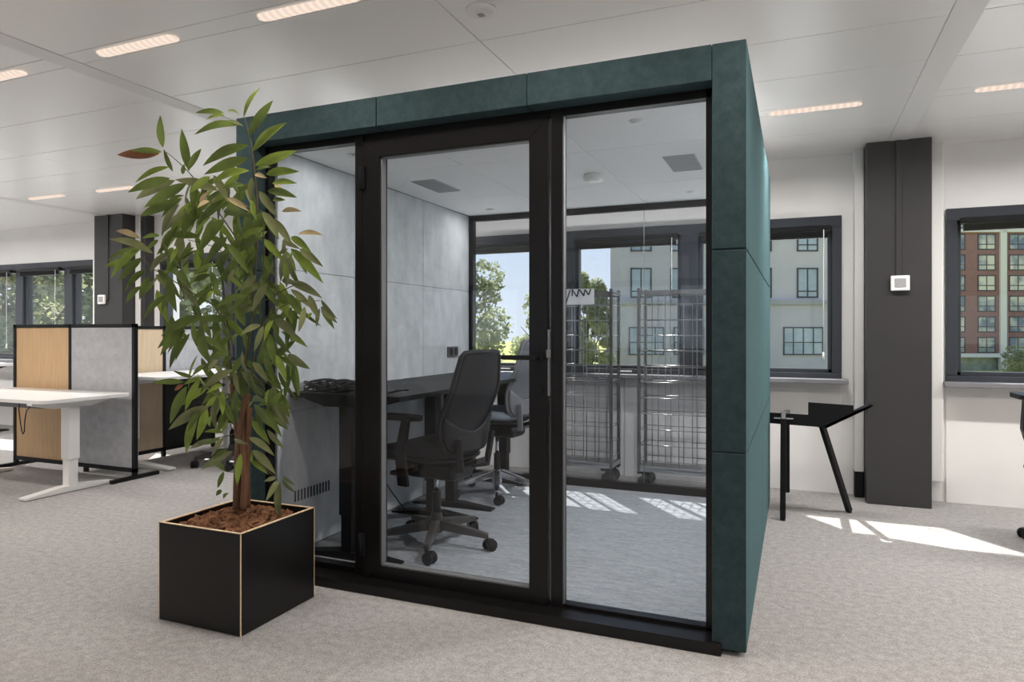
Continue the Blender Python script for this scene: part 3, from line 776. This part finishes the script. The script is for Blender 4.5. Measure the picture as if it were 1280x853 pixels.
for pts, r0, r1 in (([(302, 480, .03), (312, 420, .03), (318, 350, .02), (322, 280, .01), (319, 220, 0), (314, 180, 0), (306, 148, 0)], .008, .002),
                    ([(290, 485, .02), (285, 420, .03), (279, 360, .04), (276, 320, .04)], .006, .003),
                    ([(308, 500, .0), (322, 430, -.03), (326, 370, -.05), (330, 310, -.05), (326, 262, -.05)], .006, .002),
                    ([(292, 430, .0), (270, 386, -.03), (240, 366, -.05), (215, 350, -.05), (190, 335, -.05), (178, 322, -.05)], .0035, .0015),
                    ([(316, 330, .0), (290, 290, .0), (262, 250, .0), (240, 220, -.02), (220, 200, -.02), (204, 188, -.02)], .0035, .0012),
                    ([(324, 380, -.04), (345, 368, -.08), (372, 356, -.10), (390, 362, -.1)], .003, .0015),
                    ([(320, 410, -.04), (335, 395, -.1), (365, 378, -.12), (400, 376, -.10)], .003, .0015),
                    ([(300, 470, .0), (270, 455, -.08), (240, 470, -.1), (225, 485, -.1)], .003, .0015),
                    ([(300, 540, .0), (285, 545, -.05), (268, 548, -.08)], .003, .0015),
                    ([(310, 560, .0), (330, 585, -.05), (345, 597, -.08)], .003, .0015),
                    ([(300, 590, .0), (285, 590, -.05), (280, 588, -.07)], .0022, .001),
                    ([(312, 470, .0), (335, 480, -.04), (345, 486, -.05)], .003, .0015),
                    ([(318, 350, .02), (300, 335, .06), (270, 310, .08), (235, 300, .06)], .003, .0015)):
    mb = MB(); stemtube(mb, pts, r0, r1, 7); mb.build('branch', M['twig'], plant)

LEAF = {
 (140, 100): "340,450,322,235 405,610,345,460 515,605,463,325 505,600,595,458 470,630,480,560 380,580,155,685,b 385,655,105,750 705,735,420,665,o 420,670,160,795,o 330,480,120,470 315,490,35,500,e 495,690,215,850 745,220,555,220 750,235,625,265,b 850,235,770,205 850,300,548,365 480,770,350,840 660,770,560,830,o",
 (270, 100): "185,250,295,50,b 220,370,380,135 245,475,470,285,b 215,435,-88,572 210,520,-80,630 220,605,-35,700,b 260,570,540,470,b 335,630,555,612,b 375,690,540,690,b 345,740,540,785 380,800,465,800,b 190,700,40,720 240,650,230,810,o 285,740,400,850,o 90,790,220,850,d 70,275,185,310,o 255,690,130,760 270,600,365,580 390,700,450,760,d 260,630,340,655,d",
 (130, 240): "500,60,240,165 440,0,270,100 520,40,385,170 600,60,440,265,b 500,80,385,300,o 780,80,610,210 800,180,640,400 640,300,405,295 820,300,680,480 750,480,590,560 600,370,490,480 630,390,510,470 240,310,80,260,d 325,410,35,315,o 370,290,250,310 360,320,280,390 245,380,10,470 250,370,45,580,b 215,480,0,500,b 250,440,95,600 280,520,140,660 245,630,145,745 300,560,235,720 320,600,270,690 345,550,460,700,o 430,580,485,805 430,650,385,810 420,690,265,850 480,530,585,650 440,330,350,420 490,370,440,480,b 385,400,400,480 460,370,420,440 710,550,595,600 745,580,715,640 710,650,590,720 745,660,680,730,b 620,700,610,830 860,740,770,780 640,80,690,0,d 700,60,620,110,d",
 (270, 240): "75,40,220,130,d 240,60,270,190,b 290,0,410,170,o 440,130,570,130,d 550,280,715,290,d 380,60,460,55,b 0,110,130,75 50,130,240,170 150,150,180,310 310,130,420,320,o 380,180,510,360,o 500,300,640,410,b 440,330,560,380,o 480,380,395,460,o 470,390,430,600,o 505,400,510,575,o 500,380,715,610,b 560,380,715,500,o 540,430,605,550 460,470,470,640 230,330,260,500 210,330,110,370 180,370,250,570,b 310,420,390,560 150,500,75,630,o 330,600,170,700,o 340,610,240,800,o 360,610,530,780,o 440,590,550,610,o 490,600,710,710,o 500,650,640,780,o 360,640,500,760 480,680,590,850 540,680,570,810,b 620,690,690,850,o 700,720,810,850,o 190,690,0,770 230,730,20,830,o 390,740,460,810,b 260,770,110,850,o 280,760,150,820,o 270,240,310,330",
 (190, 380): "350,85,60,215 540,100,280,105 230,120,35,300 240,110,55,345 220,150,185,265 270,130,300,290 320,140,385,400 480,160,405,270 530,210,400,350 350,130,395,230 720,140,585,210,o 740,150,680,320,o 790,110,755,250,b 620,200,630,310 560,190,550,280 780,200,820,420 760,210,740,400 210,520,0,525 270,490,140,445 350,405,270,475 340,490,210,540,b 540,440,340,570,o 320,500,220,720,b 230,550,120,800 400,480,320,600 470,540,360,600,b 550,450,580,600,o 600,450,740,620,o 620,430,760,570,o 680,390,770,530,o 430,560,330,680 380,680,110,840,o 320,710,240,850 370,690,310,850 410,660,430,840,o 470,600,470,740,b 490,650,560,810 560,560,570,800 540,340,460,430 520,320,410,370 440,370,370,460,o 680,670,840,850 700,690,740,850 800,560,770,660 800,540,853,640,o 760,660,853,740 210,540,150,580,e",
 (270, 380): "390,100,550,240,o 380,110,320,250,b 435,185,610,290 380,180,505,340 400,290,490,370,b 400,340,470,520,b 420,350,545,445 470,400,515,510 360,200,400,430 330,250,370,430 350,380,390,530 590,20,550,190,o 690,30,670,155,o 700,20,810,130,o 700,30,790,170 500,20,500,130 640,60,615,100,b 245,390,350,520,o 380,550,470,640,o 390,570,490,760 350,570,340,670,b 340,670,480,830,o 260,690,420,850,b 240,640,330,650 190,450,320,620,o 125,450,160,610,o",
 (210, 500): "250,40,10,190,o 200,80,120,360,b 260,60,190,270,b 300,30,320,190,o 380,30,450,180 280,110,280,180,b 370,220,240,215,b 370,250,290,380,o 290,260,145,325,o 350,250,240,300 430,340,220,465,o 310,410,385,480 390,330,300,400 460,260,470,340,o 440,265,535,295,o 485,360,460,570,b 540,250,710,375,o 560,140,680,300,b 540,330,560,420,b 550,400,670,500,b 565,335,720,500,o 370,480,330,590 355,600,320,640 400,620,370,660 720,520,640,545,o 730,540,650,680,o 745,550,745,800,o 760,510,853,570,o 760,530,853,620 590,50,760,250 650,30,800,200 700,0,810,120,o 750,10,800,50 660,200,775,330,o",
}
fo = MB(); rnd = random.Random(11)
def leaf(p0, p1, w, mi, roll, droop):
    d = p1 - p0; L = d.length
    if L < .02: return
    x = d.normalized(); view = Vector((ST, -CT, 0)); s = x.cross(view)
    if s.length < .1: s = Vector((1, 0, 0))
    s.normalize(); nn = s.cross(x).normalized()
    s2 = (s * math.cos(roll) + nn * math.sin(roll)).normalized(); n2 = s2.cross(x).normalized()
    rows = []
    N = 8
    for i in range(N + 1):
        t = i / N
        ww = w * (math.sin(math.pi * min(1, t ** .82)) ** .85 if 0 < t < 1 else 0) * .5
        if i == 0: ww = w * .04
        if i == N: ww = w * .01
        c = p0 + x * (L * t) + Vector((0, 0, droop * L * math.sin(math.pi * t))) + n2 * (.05 * L * math.sin(math.pi * t))
        rows.append([fo.bm.verts.new(c - s2 * ww + n2 * ww * .35), fo.bm.verts.new(c), fo.bm.verts.new(c + s2 * ww + n2 * ww * .35)])
    for a, b in zip(rows, rows[1:]):
        for k in range(2):
            f = fo.bm.faces.new((a[k], a[k + 1], b[k + 1], b[k])); f.smooth = True; f.material_index = mi
MI = {'a': 0, 'b': 1, 'o': 2, 'd': 3, 'e': 4}
for (ox, oy), txt in LEAF.items():
    for tok in txt.split():
        q = tok.split(','); a, b, c, d = [float(v) for v in q[:4]]; k = q[4] if len(q) > 4 else 'a'
        u0, v0, u1, v1 = ox + a / 5.331, oy + b / 5.331, ox + c / 5.331, oy + d / 5.331
        rad = math.sqrt(max(.0, .40 ** 2 - ((u0 - 300) / 287) ** 2)) if abs(u0 - 300) / 287 < .4 else .0
        near = rnd.uniform(-1, .35) * rad * .75
        if v0 < 200: near *= .4
        e0 = near; e1 = near + rnd.uniform(-.05, .035) - (.03 if near < 0 else 0)
        P0, P1 = pl(u0, v0, e0), pl(u1, v1, e1)
        P0.y = min(P0.y, 2.60); P1.y = min(P1.y, 2.60)
        Lp = (P1 - P0).length
        w = min(.044, max(.019, Lp * rnd.uniform(.205, .255)))
        leaf(P0, P1, w, MI[k], rnd.uniform(-.55, .55), rnd.uniform(.02, .07) if abs(u1 - u0) > abs(v1 - v0) * .5 else .0)
for i in range(190):                                            # inner leaves that fill the crown
    v0 = rnd.uniform(215, 505)
    half = 20 + 70 * math.sin(math.pi * min(1, max(0, (v0 - 190) / 360)))
    u0 = 300 + rnd.uniform(-1, 1) * half + (-18 if v0 < 420 else 0)
    dep = rnd.uniform(-.12, .22)
    a = R(rnd.uniform(30, 150)); L = rnd.uniform(28, 46)
    P0, P1 = pl(u0, v0, dep), pl(u0 + L * math.cos(a), v0 + L * math.sin(a), dep + rnd.uniform(-.06, .06))
    P0.y = min(P0.y, 2.60); P1.y = min(P1.y, 2.60)
    leaf(P0, P1, rnd.uniform(.027, .040), rnd.choice((0, 0, 0, 1, 2)), rnd.uniform(-.9, .9), .02)
fo.build('foliage', [M['leafA'], M['leafB'], M['leafC'], M['leafD'], M['leafE']], plant)

# ------------------------------------------------------------------ screens and white desks on the left
def screen(name, label, pts, group):
    pass
s1 = empty('acoustic_screen', (-5.72, 3.95, 0), 'black framed room divider with one oak and one grey felt panel', 'room divider', 'room dividers')
y0, y1 = 3.935, 3.968
mb = MB()
for a, b, c, d in ((-6.49, -4.955, 1.235, 1.265), (-6.49, -4.955, .055, .09)): mb.box(a, b, y0, y1, c, d, .002, 1)
for x in (-6.49, -5.755, -4.99): mb.box(x, x + .035, y0, y1, .03, 1.265, .002, 1)
mb.build('screen_frame', M['blackm'], s1)
MB().box(-6.456, -5.755, y0 + .008, y1 - .008, .088, 1.237).build('oak_panel', M['wood'], s1)
MB().box(-5.722, -4.989, y0 + .004, y1 - .004, .088, 1.237, .003, 1).build('felt_panel', M['partfelt'], s1)
for x in (-6.475, -4.972):
    MB().box(x - .018, x + .018, 3.74, 4.17, .0, .03, .002, 1).build('foot_bar', M['blackm'], s1)
s2 = empty('acoustic_screen', (-5.63, 4.7, 0), 'room divider running back to the windows, pale oak panel beside the far desk', 'room divider', 'room dividers')
xa, xb = -5.645, -5.612
mb = MB()
for c, d in ((1.225, 1.255), (.055, .09)): mb.box(xa, xb, 3.99, 5.40, c, d, .002, 1)
for y in (3.99, 4.765, 5.37): mb.box(xa, xb, y, y + .033, .0, 1.255, .002, 1)
mb.build('screen_frame', M['blackm'], s2)
MB().box(xa + .008, xb - .008, 4.02, 4.766, .088, 1.227).build('oak_panel', M['palewood'], s2)
MB().box(xa + .004, xb - .004, 4.797, 5.371, .74, 1.227, .003, 1).build('felt_panel', M['partfelt'], s2)
MB().box(xa + .004, xb - .004, 4.797, 5.371, .088, .74, .003, 1).build('dark_panel', M['plast'], s2)

dW = empty('standing_desk', (-5.7, 3.5, 0), 'white height adjustable desk in front of the oak and grey divider', 'desk', 'white desks')
desk(dW, -6.45, -4.915, 3.175, 3.885, .71, [(-5.05, 3.47, 3.12, 3.80), (-6.30, 3.47, 3.12, 3.80)], 'y', M['whitelam'], M['whitemetal'], .06, .092)
MB().prism([(-5.95, 3.40, .655), (-5.22, 3.40, .655), (-5.30, 3.40, .615), (-5.85, 3.40, .615)], (0, .22, 0), bev=.004).build('cable_tray', M['greyplast'], dW)
mb = MB().tube([(-5.50, 3.38, .66), (-5.49, 3.37, .60), (-5.47, 3.37, .50), (-5.455, 3.37, .44), (-5.44, 3.37, .42), (-5.425, 3.37, .44), (-5.42, 3.37, .52), (-5.40, 3.37, .60), (-5.35, 3.38, .645)], .0042, 6)
mb.build('cable_loop', M['cable'], dW)
dF = empty('standing_desk', (-5.2, 4.7, 0), 'white desk behind the grey divider, half hidden by the plant', 'desk', 'white desks')
desk(dF, -5.60, -4.86, 4.12, 5.36, .82, [(-5.46, 4.32, -5.58, -4.98), (-5.20, 5.16, -5.50, -4.98)], 'x', M['whitelam'], M['whitemetal'], .10, .08)
dG = empty('standing_desk', (-9.3, 5.0, 0), 'white desk by the far left windows at the photo edge', 'desk', 'white desks')
desk(dG, -10.1, -8.6, 4.65, 5.35, .82, [(-8.85, 5.0, 4.7, 5.3), (-9.85, 5.0, 4.7, 5.3)], 'y', M['whitelam'], M['plast'], .06, .08)

# ------------------------------------------------------------------ small black desk right of the pod
t = empty('trestle_desk', (.05, 5.0, 0), 'small black desk with raised side panel and splayed legs, between pod and pillar', 'desk')
ya, yb = 4.80, 5.30
# top tray with its upstand and the flared lip: one folded profile
MB().box(-.16, .10, ya + .012, 4.97, .612, .632, .003, 1).build('tabletop', M['blackm'], t)
MB().box(-.08, -.04, 4.97, 5.34, .60, .632, .003, 1).build('rail', M['blackm'], t)
P = [(-.16, ya, .668), (.072, ya, .664), (.072, ya, .745), (.335, ya, .735), (.335, ya, .700), (.435, ya, .738), (.44, ya, .732), (.175, ya, .580), (.135, ya, .588), (-.16, ya, .598)]
MB().prism(P, (0, .012, 0)).build('side_panel', M['blackm'], t)
MB().prism([(.18, ya, .584), (.44, ya, .732), (.445, ya, .741), (.425, ya, .741), (.17, ya, .60)], (0, .11, 0)).build('lip', M['blackm'], t)
for a, b in (((-.075, 4.72, .655), (-.078, 4.67, .012)), ((-.06, 5.30, .61), (-.06, 5.50, .012)), ((.155, 4.86, .595), (.325, 5.04, .012))):
    lg = MB().bar(a, b, .034, .034, bev=.003).build('leg', M['blackm'], t)
    MB().cyl((b[0], b[1], 0), (b[0], b[1], .014), .016, n=14).build('foot_glide', M['plast'], lg)
MB().box(-.135, -.015, 4.705, 4.815, .640, .648, .002, 1).box(-.09, -.06, 4.70, 4.735, .640, .69, .003, 1).build('clamp', M['chrome'], t)

# ------------------------------------------------------------------ wire roll cages behind the pod
def cage(x0, x1, label):
    y0, y1 = 5.185, 5.43; zt = 1.535; zb = .16
    root = empty('roll_cage', ((x0 + x1) / 2, (y0 + y1) / 2, 0), label, 'roll cage', 'wire roll cages behind the pod')
    w = .024
    for x in (x0, x1):
        for y in (y0, y1):
            MB().box(x - w / 2, x + w / 2, y - w / 2, y + w / 2, zb - .03, zt, .003, 1).build('post', M['steeldark'], root)
    mb = MB()
    for y in (y0, y1): mb.box(x0, x1, y - .009, y + .009, zt - .055, zt - .02, .002, 1)
    for x in (x0, x1): mb.box(x - .009, x + .009, y0, y1, zt - .045, zt - .02, .002, 1)
    mb.build('top_rail', M['steeldark'], root)
    for y in (y0, y1):
        mb = MB()
        for k in range(11):
            z = zb + .06 + k * .119
            mb.cyl((x0, y, z), (x1, y, z), .0035, n=6)
        for k in range(1, 6):
            x = x0 + (x1 - x0) * k / 6
            mb.cyl((x, y + .006, zb), (x, y + .006, zt - .03), .0032, n=6)
        mb.build('wire_side', M['steel'], root)
    for x in (x0, x1):
        mb = MB()
        for k in range(11):
            z = zb + .06 + k * .119; mb.cyl((x, y0, z), (x, y1, z), .0035, n=6)
        mb.build('wire_end', M['steel'], root)
    mb = MB()
    for k in range(7): mb.bar((x0, y0 + (y1 - y0) * k / 6, zb), (x1, y0 + (y1 - y0) * k / 6, zb), .02, .006)
    for x in (x0, x1): mb.box(x - .012, x + .012, y0, y1, zb - .02, zb + .015)
    mb.box(x0, x1, y0 - .01, y0 + .01, zb - .025, zb + .02, .003, 1)
    mb.build('base_deck', M['steel'], root)
    for x in (x0 + .035, x1 - .035):
        for y in (y0 + .03, y1 - .03):
            mb = MB().box(x - .05, x + .05, y - .035, y + .035, zb - .045, zb - .03, .003, 1)
            mb.cyl((x, y - .014, .05), (x, y + .014, .05), .05, n=20)
            mb.bar((x, y - .019, .05), (x, y - .019, zb - .04), .03, .005).bar((x, y + .019, .05), (x, y + .019, zb - .04), .03, .005)
            mb.build('castor', M['plast'], root)
    return root
cg1 = cage(-1.92, -1.325, 'wire roll cage behind the pod with a scribbled paper label on top')
cg2 = cage(-1.108, -.51, 'wire roll cage behind the pod nearest the teal side, plain top rail')
# paper label with pen strokes
lx0, lx1, lz0, lz1 = -1.735, -1.455, 1.415, 1.538
lb = MB().box(lx0, lx1, 5.166, 5.168, lz0, lz1).build('paper_label', M['paper'], cg1)
mb = MB()
def stroke(ax, az, bx_, bz, w=.011):
    mb.bar((lx0 + ax * (lx1 - lx0), 5.1645, lz0 + az * (lz1 - lz0)), (lx0 + bx_ * (lx1 - lx0), 5.1645, lz0 + bz * (lz1 - lz0)), w, .002, up=(0, 1, 0))
for s in ((.04, .95, .17, .2), (.17, .05, .30, .95), (.36, .98, .36, .55), (.36, .98, .50, .5), (.50, .5, .56, .98), (.58, .95, .70, .55), (.70, .55, .73, .95), (.74, .95, .84, .6), (.84, .6, .90, .98)):
    stroke(*s)
mb.build('pen_strokes', M['ink'], lb); lb['label'] = 'paper label with black pen strokes'

# ------------------------------------------------------------------ outside
GZ = -4.5
tag(MB().box(-160, 160, 15, 420, GZ - .5, GZ).build('lawn', M['grass']), kind='structure')
tag(MB().box(-40, 40, YB + .23, 15, -.45, -.15).build('bounce_slab', M['bounceslab']), kind='structure')  # unseen pale slab, added to bounce sunlight onto the ceiling
def tree(label, r, f, h, rad, mi, seed, trunk=.22, base=.18, n=5200, flat=1.0):
    rn = random.Random(seed); c = cw(r, f, GZ)
    e = empty('tree', c, label, 'tree', 'trees outside the windows')
    mb = MB().tube([c, c + Vector((.1, 0, h * .25)), c + Vector((-.1, .1, h * .55)), c + Vector((0, 0, h * .85))], trunk, 8, r1=.05)
    for k in range(6):
        a = rn.uniform(0, 6.3); z0 = h * rn.uniform(.25, .55)
        mb.tube([c + Vector((0, 0, z0)), c + Vector((math.cos(a) * rad * .35, math.sin(a) * rad * .35, z0 + h * .12)), c + Vector((math.cos(a) * rad * .7, math.sin(a) * rad * .7, z0 + h * .25))], .07, 6, r1=.02)
    mb.build('trunk', M['trunk'], e)
    blobs = []
    for k in range(48):
        t = rn.uniform(base, .96); prof = math.sin(math.pi * min(1, (t - base) / (1.0 - base) * .80 + .16)) ** .7
        a = rn.uniform(0, 6.3); q = math.sqrt(rn.random()) * rad * prof * .85
        blobs.append((c + Vector((math.cos(a) * q, math.sin(a) * q, h * t)), rad * rn.uniform(.20, .36)))
    vs = []; fs = []
    for i in range(int(n * 1.9)):
        p, br = rn.choice(blobs)
        d = Vector((rn.gauss(0, 1), rn.gauss(0, 1), rn.gauss(0, 1))).normalized()
        o_ = p + d * br * rn.uniform(.55, 1.05)
        s = rn.uniform(.09, .18) * (rad / 3) ** .5
        x = Vector((rn.gauss(0, 1), rn.gauss(0, 1), rn.gauss(0, .6))).normalized(); y = x.cross(Vector((rn.gauss(0, 1), rn.gauss(0, 1), rn.gauss(0, 1)))).normalized()
        k0 = len(vs); vs += [o_ - x * s, o_ + y * s * .55, o_ + x * s, o_ - y * s * .55]; fs.append((k0, k0 + 1, k0 + 2, k0 + 3))
    me = bpy.data.meshes.new('crown'); me.from_pydata([v - c for v in vs], [], fs); me.materials.append(M[mi])
    o = bpy.data.objects.new('crown', me); COL.objects.link(o); o.parent = e
def px(x, D): return (x - 640) / FPX * D
tree('dense tall tree seen through the left of the pod door glass', px(572, 34), 34, 9.6, 2.9, 'treeA', 1, n=9000)
tree('pale bushy tree seen beside the door handle of the pod', px(686, 51), 51, 8.9, 3.1, 'treeB', 2, n=9000, base=.06)
tree('round green tree seen behind the wire roll cages', px(735, 42.5), 42.5, 9.75, 1.55, 'treeB', 3, n=12000)
tree('large leafy tree outside the far left windows, left of the pillar', px(5, 24), 24, 10.5, 3.0, 'treeB', 4, n=12000)
tree('large leafy tree outside the far left windows, behind the pillar', px(120, 33), 33, 11.5, 3.6, 'treeB', 5, n=12000)
tree('leafy tree outside the window behind the plant', px(245, 25), 25, 10.5, 3.2, 'treeB', 6, n=12000)
tree('small bright green tree at the foot of the red brick block', px(1285, 40), 40, 4.6, 1.7, 'treeB', 7, n=4000)

def rotbox(mb, r0, r1, f0, f1, z0, z1, mi=0, skew=0):
    A = cw(r0, f0, z0)
    pts = [cw(r0, f0, z0), cw(r1, f0, z0), cw(r1, f1, z0), cw(r0 + skew, f1, z0)]
    mb.prism(pts, (0, 0, z1 - z0), mi)
def zy(y, D): return EYE - (y - 415) / FPX * D
# grey office block
D = 46
ob = empty('office_building', cw(16, D + 6, GZ), 'grey concrete office building across the lawn behind the pod', 'building')
r0, r1 = px(763, D), px(1135, D)
zl = zy(379, D)
mb = MB(); rotbox(mb, r0, r1, D, D + 12, zl, zl + 13, 0, 2.6); mb.build('upper_wall', M['conc'], ob)
mb = MB(); rotbox(mb, px(757, D), r1 + .3, D - .35, D + 12, GZ, zl, 0, 2.6); mb.build('lower_wall', M['stone'], ob)
mb = MB(); rotbox(mb, px(756, D), r1 + .4, D - .5, D + 12, zl - .12, zl + .16, 0, 2.6); mb.build('ledge', M['ledge'], ob)
def bwindow(xa, xb, ya, yb, D, root, split=1, fr=.09, matp='bpane', low=0.0):
    mb = MB(); a, b, zt, zb = px(xa, D), px(xb, D), zy(ya, D), zy(yb, D)
    rotbox(mb, a, b, D - .06, D + .2, zt - fr, zt); rotbox(mb, a, b, D - .06, D + .2, zb, zb + fr)
    rotbox(mb, a, a + fr, D - .06, D + .2, zb, zt); rotbox(mb, b - fr, b, D - .06, D + .2, zb, zt)
    for k in range(1, split + 1):
        c = a + (b - a) * k / (split + 1); rotbox(mb, c - fr * .4, c + fr * .4, D - .05, D + .2, zb, zt)
    if low:
        zc_ = zb + (zt - zb) * low; rotbox(mb, a, b, D - .05, D + .2, zc_ - fr * .4, zc_ + fr * .4)
    w = mb.build('window', M['bwin'], root)
    mb = MB(); rotbox(mb, a + fr * .5, b - fr * .5, D - .02, D + .15, zb + fr * .5, zt - fr * .5); mb.build('pane', M[matp], w)
for row in range(-2, 1):
    for cx in (801, 851, 901, 951, 1009, 1062, 1112):
        bwindow(cx - 13, cx + 13.5, 335 + row * 58, 372.5 + row * 58, D, ob, 1, .10, 'bpane', .22)
for xa, xb in ((786, 830), (842, 880), (905, 945), (979, 1029), (1050, 1095)):
    bwindow(xa, xb, 409, 444, D - .36, ob, 3, .08, 'bpane', .45)
# red brick apartment block
D = 100
ab = empty('apartment_block', cw(75, D + 8, GZ), 'red brick apartment block with white bands outside the right window', 'building')
mb = MB(); rotbox(mb, px(1160, D), px(1420, D), D, D + 14, zy(446, D), zy(225, D)); mb.build('brick_wall', M['brick'], ab)
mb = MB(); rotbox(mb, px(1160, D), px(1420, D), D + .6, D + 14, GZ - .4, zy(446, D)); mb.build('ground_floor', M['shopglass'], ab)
for (xa, xb, ya, yb) in ((1155, 1425, 286.5, 290.5), (1155, 1425, 442, 447), (1249, 1257, 240, 470), (1330, 1338, 240, 470)):
    mb = MB(); rotbox(mb, px(xa, D), px(xb, D), D - .3, D + .2, zy(yb, D), zy(ya, D)); mb.build('white_band', M['brickband'], ab)
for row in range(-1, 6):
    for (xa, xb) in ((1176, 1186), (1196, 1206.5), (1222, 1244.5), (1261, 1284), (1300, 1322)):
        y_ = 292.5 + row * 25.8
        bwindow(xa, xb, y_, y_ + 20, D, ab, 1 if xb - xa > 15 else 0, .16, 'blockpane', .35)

# ------------------------------------------------------------------ light
w = bpy.data.worlds.new('world'); SC.world = w; w.use_nodes = True; nt = w.node_tree; nt.nodes.clear()
out = nt.nodes.new('ShaderNodeOutputWorld'); bg = nt.nodes.new('ShaderNodeBackground')
tc = nt.nodes.new('ShaderNodeTexCoord'); sp = nt.nodes.new('ShaderNodeSeparateXYZ'); cr = nt.nodes.new('ShaderNodeValToRGB')
nt.links.new(tc.outputs['Generated'], sp.inputs[0]); nt.links.new(sp.outputs['Z'], cr.inputs[0]); nt.links.new(cr.outputs[0], bg.inputs[0]); nt.links.new(bg.outputs[0], out.inputs[0])
el = cr.color_ramp.elements
el[0].position = 0.0; el[0].color = (.84, .90, .98, 1); el[1].position = .5; el[1].color = (.42, .60, .90, 1)
e2 = cr.color_ramp.elements.new(.12); e2.color = (.70, .81, .96, 1)
bg.inputs['Strength'].default_value = 1.25
sun = bpy.data.lights.new('sun', 'SUN'); sun.energy = 13; sun.angle = R(.6); sun.color = (1, .95, .87)
so = bpy.data.objects.new('sun', sun); COL.objects.link(so)
so.rotation_euler = Vector((.56, -.69, -1)).to_track_quat('-Z', 'Y').to_euler(); so.location = (-6, 12, 14)

for o in bpy.data.objects:
    if '_w' in o: del o['_w']
vs = SC.view_settings
vs.view_transform = 'Standard'; vs.look = 'None'; vs.gamma = 1; vs.exposure = 0; vs.use_curve_mapping = False
cy = SC.cycles
cy.use_denoising = True; cy.max_bounces = 12; cy.diffuse_bounces = 5; cy.glossy_bounces = 4; cy.transparent_max_bounces = 32
cy.sample_clamp_indirect = 6; cy.caustics_reflective = False; cy.caustics_refractive = False
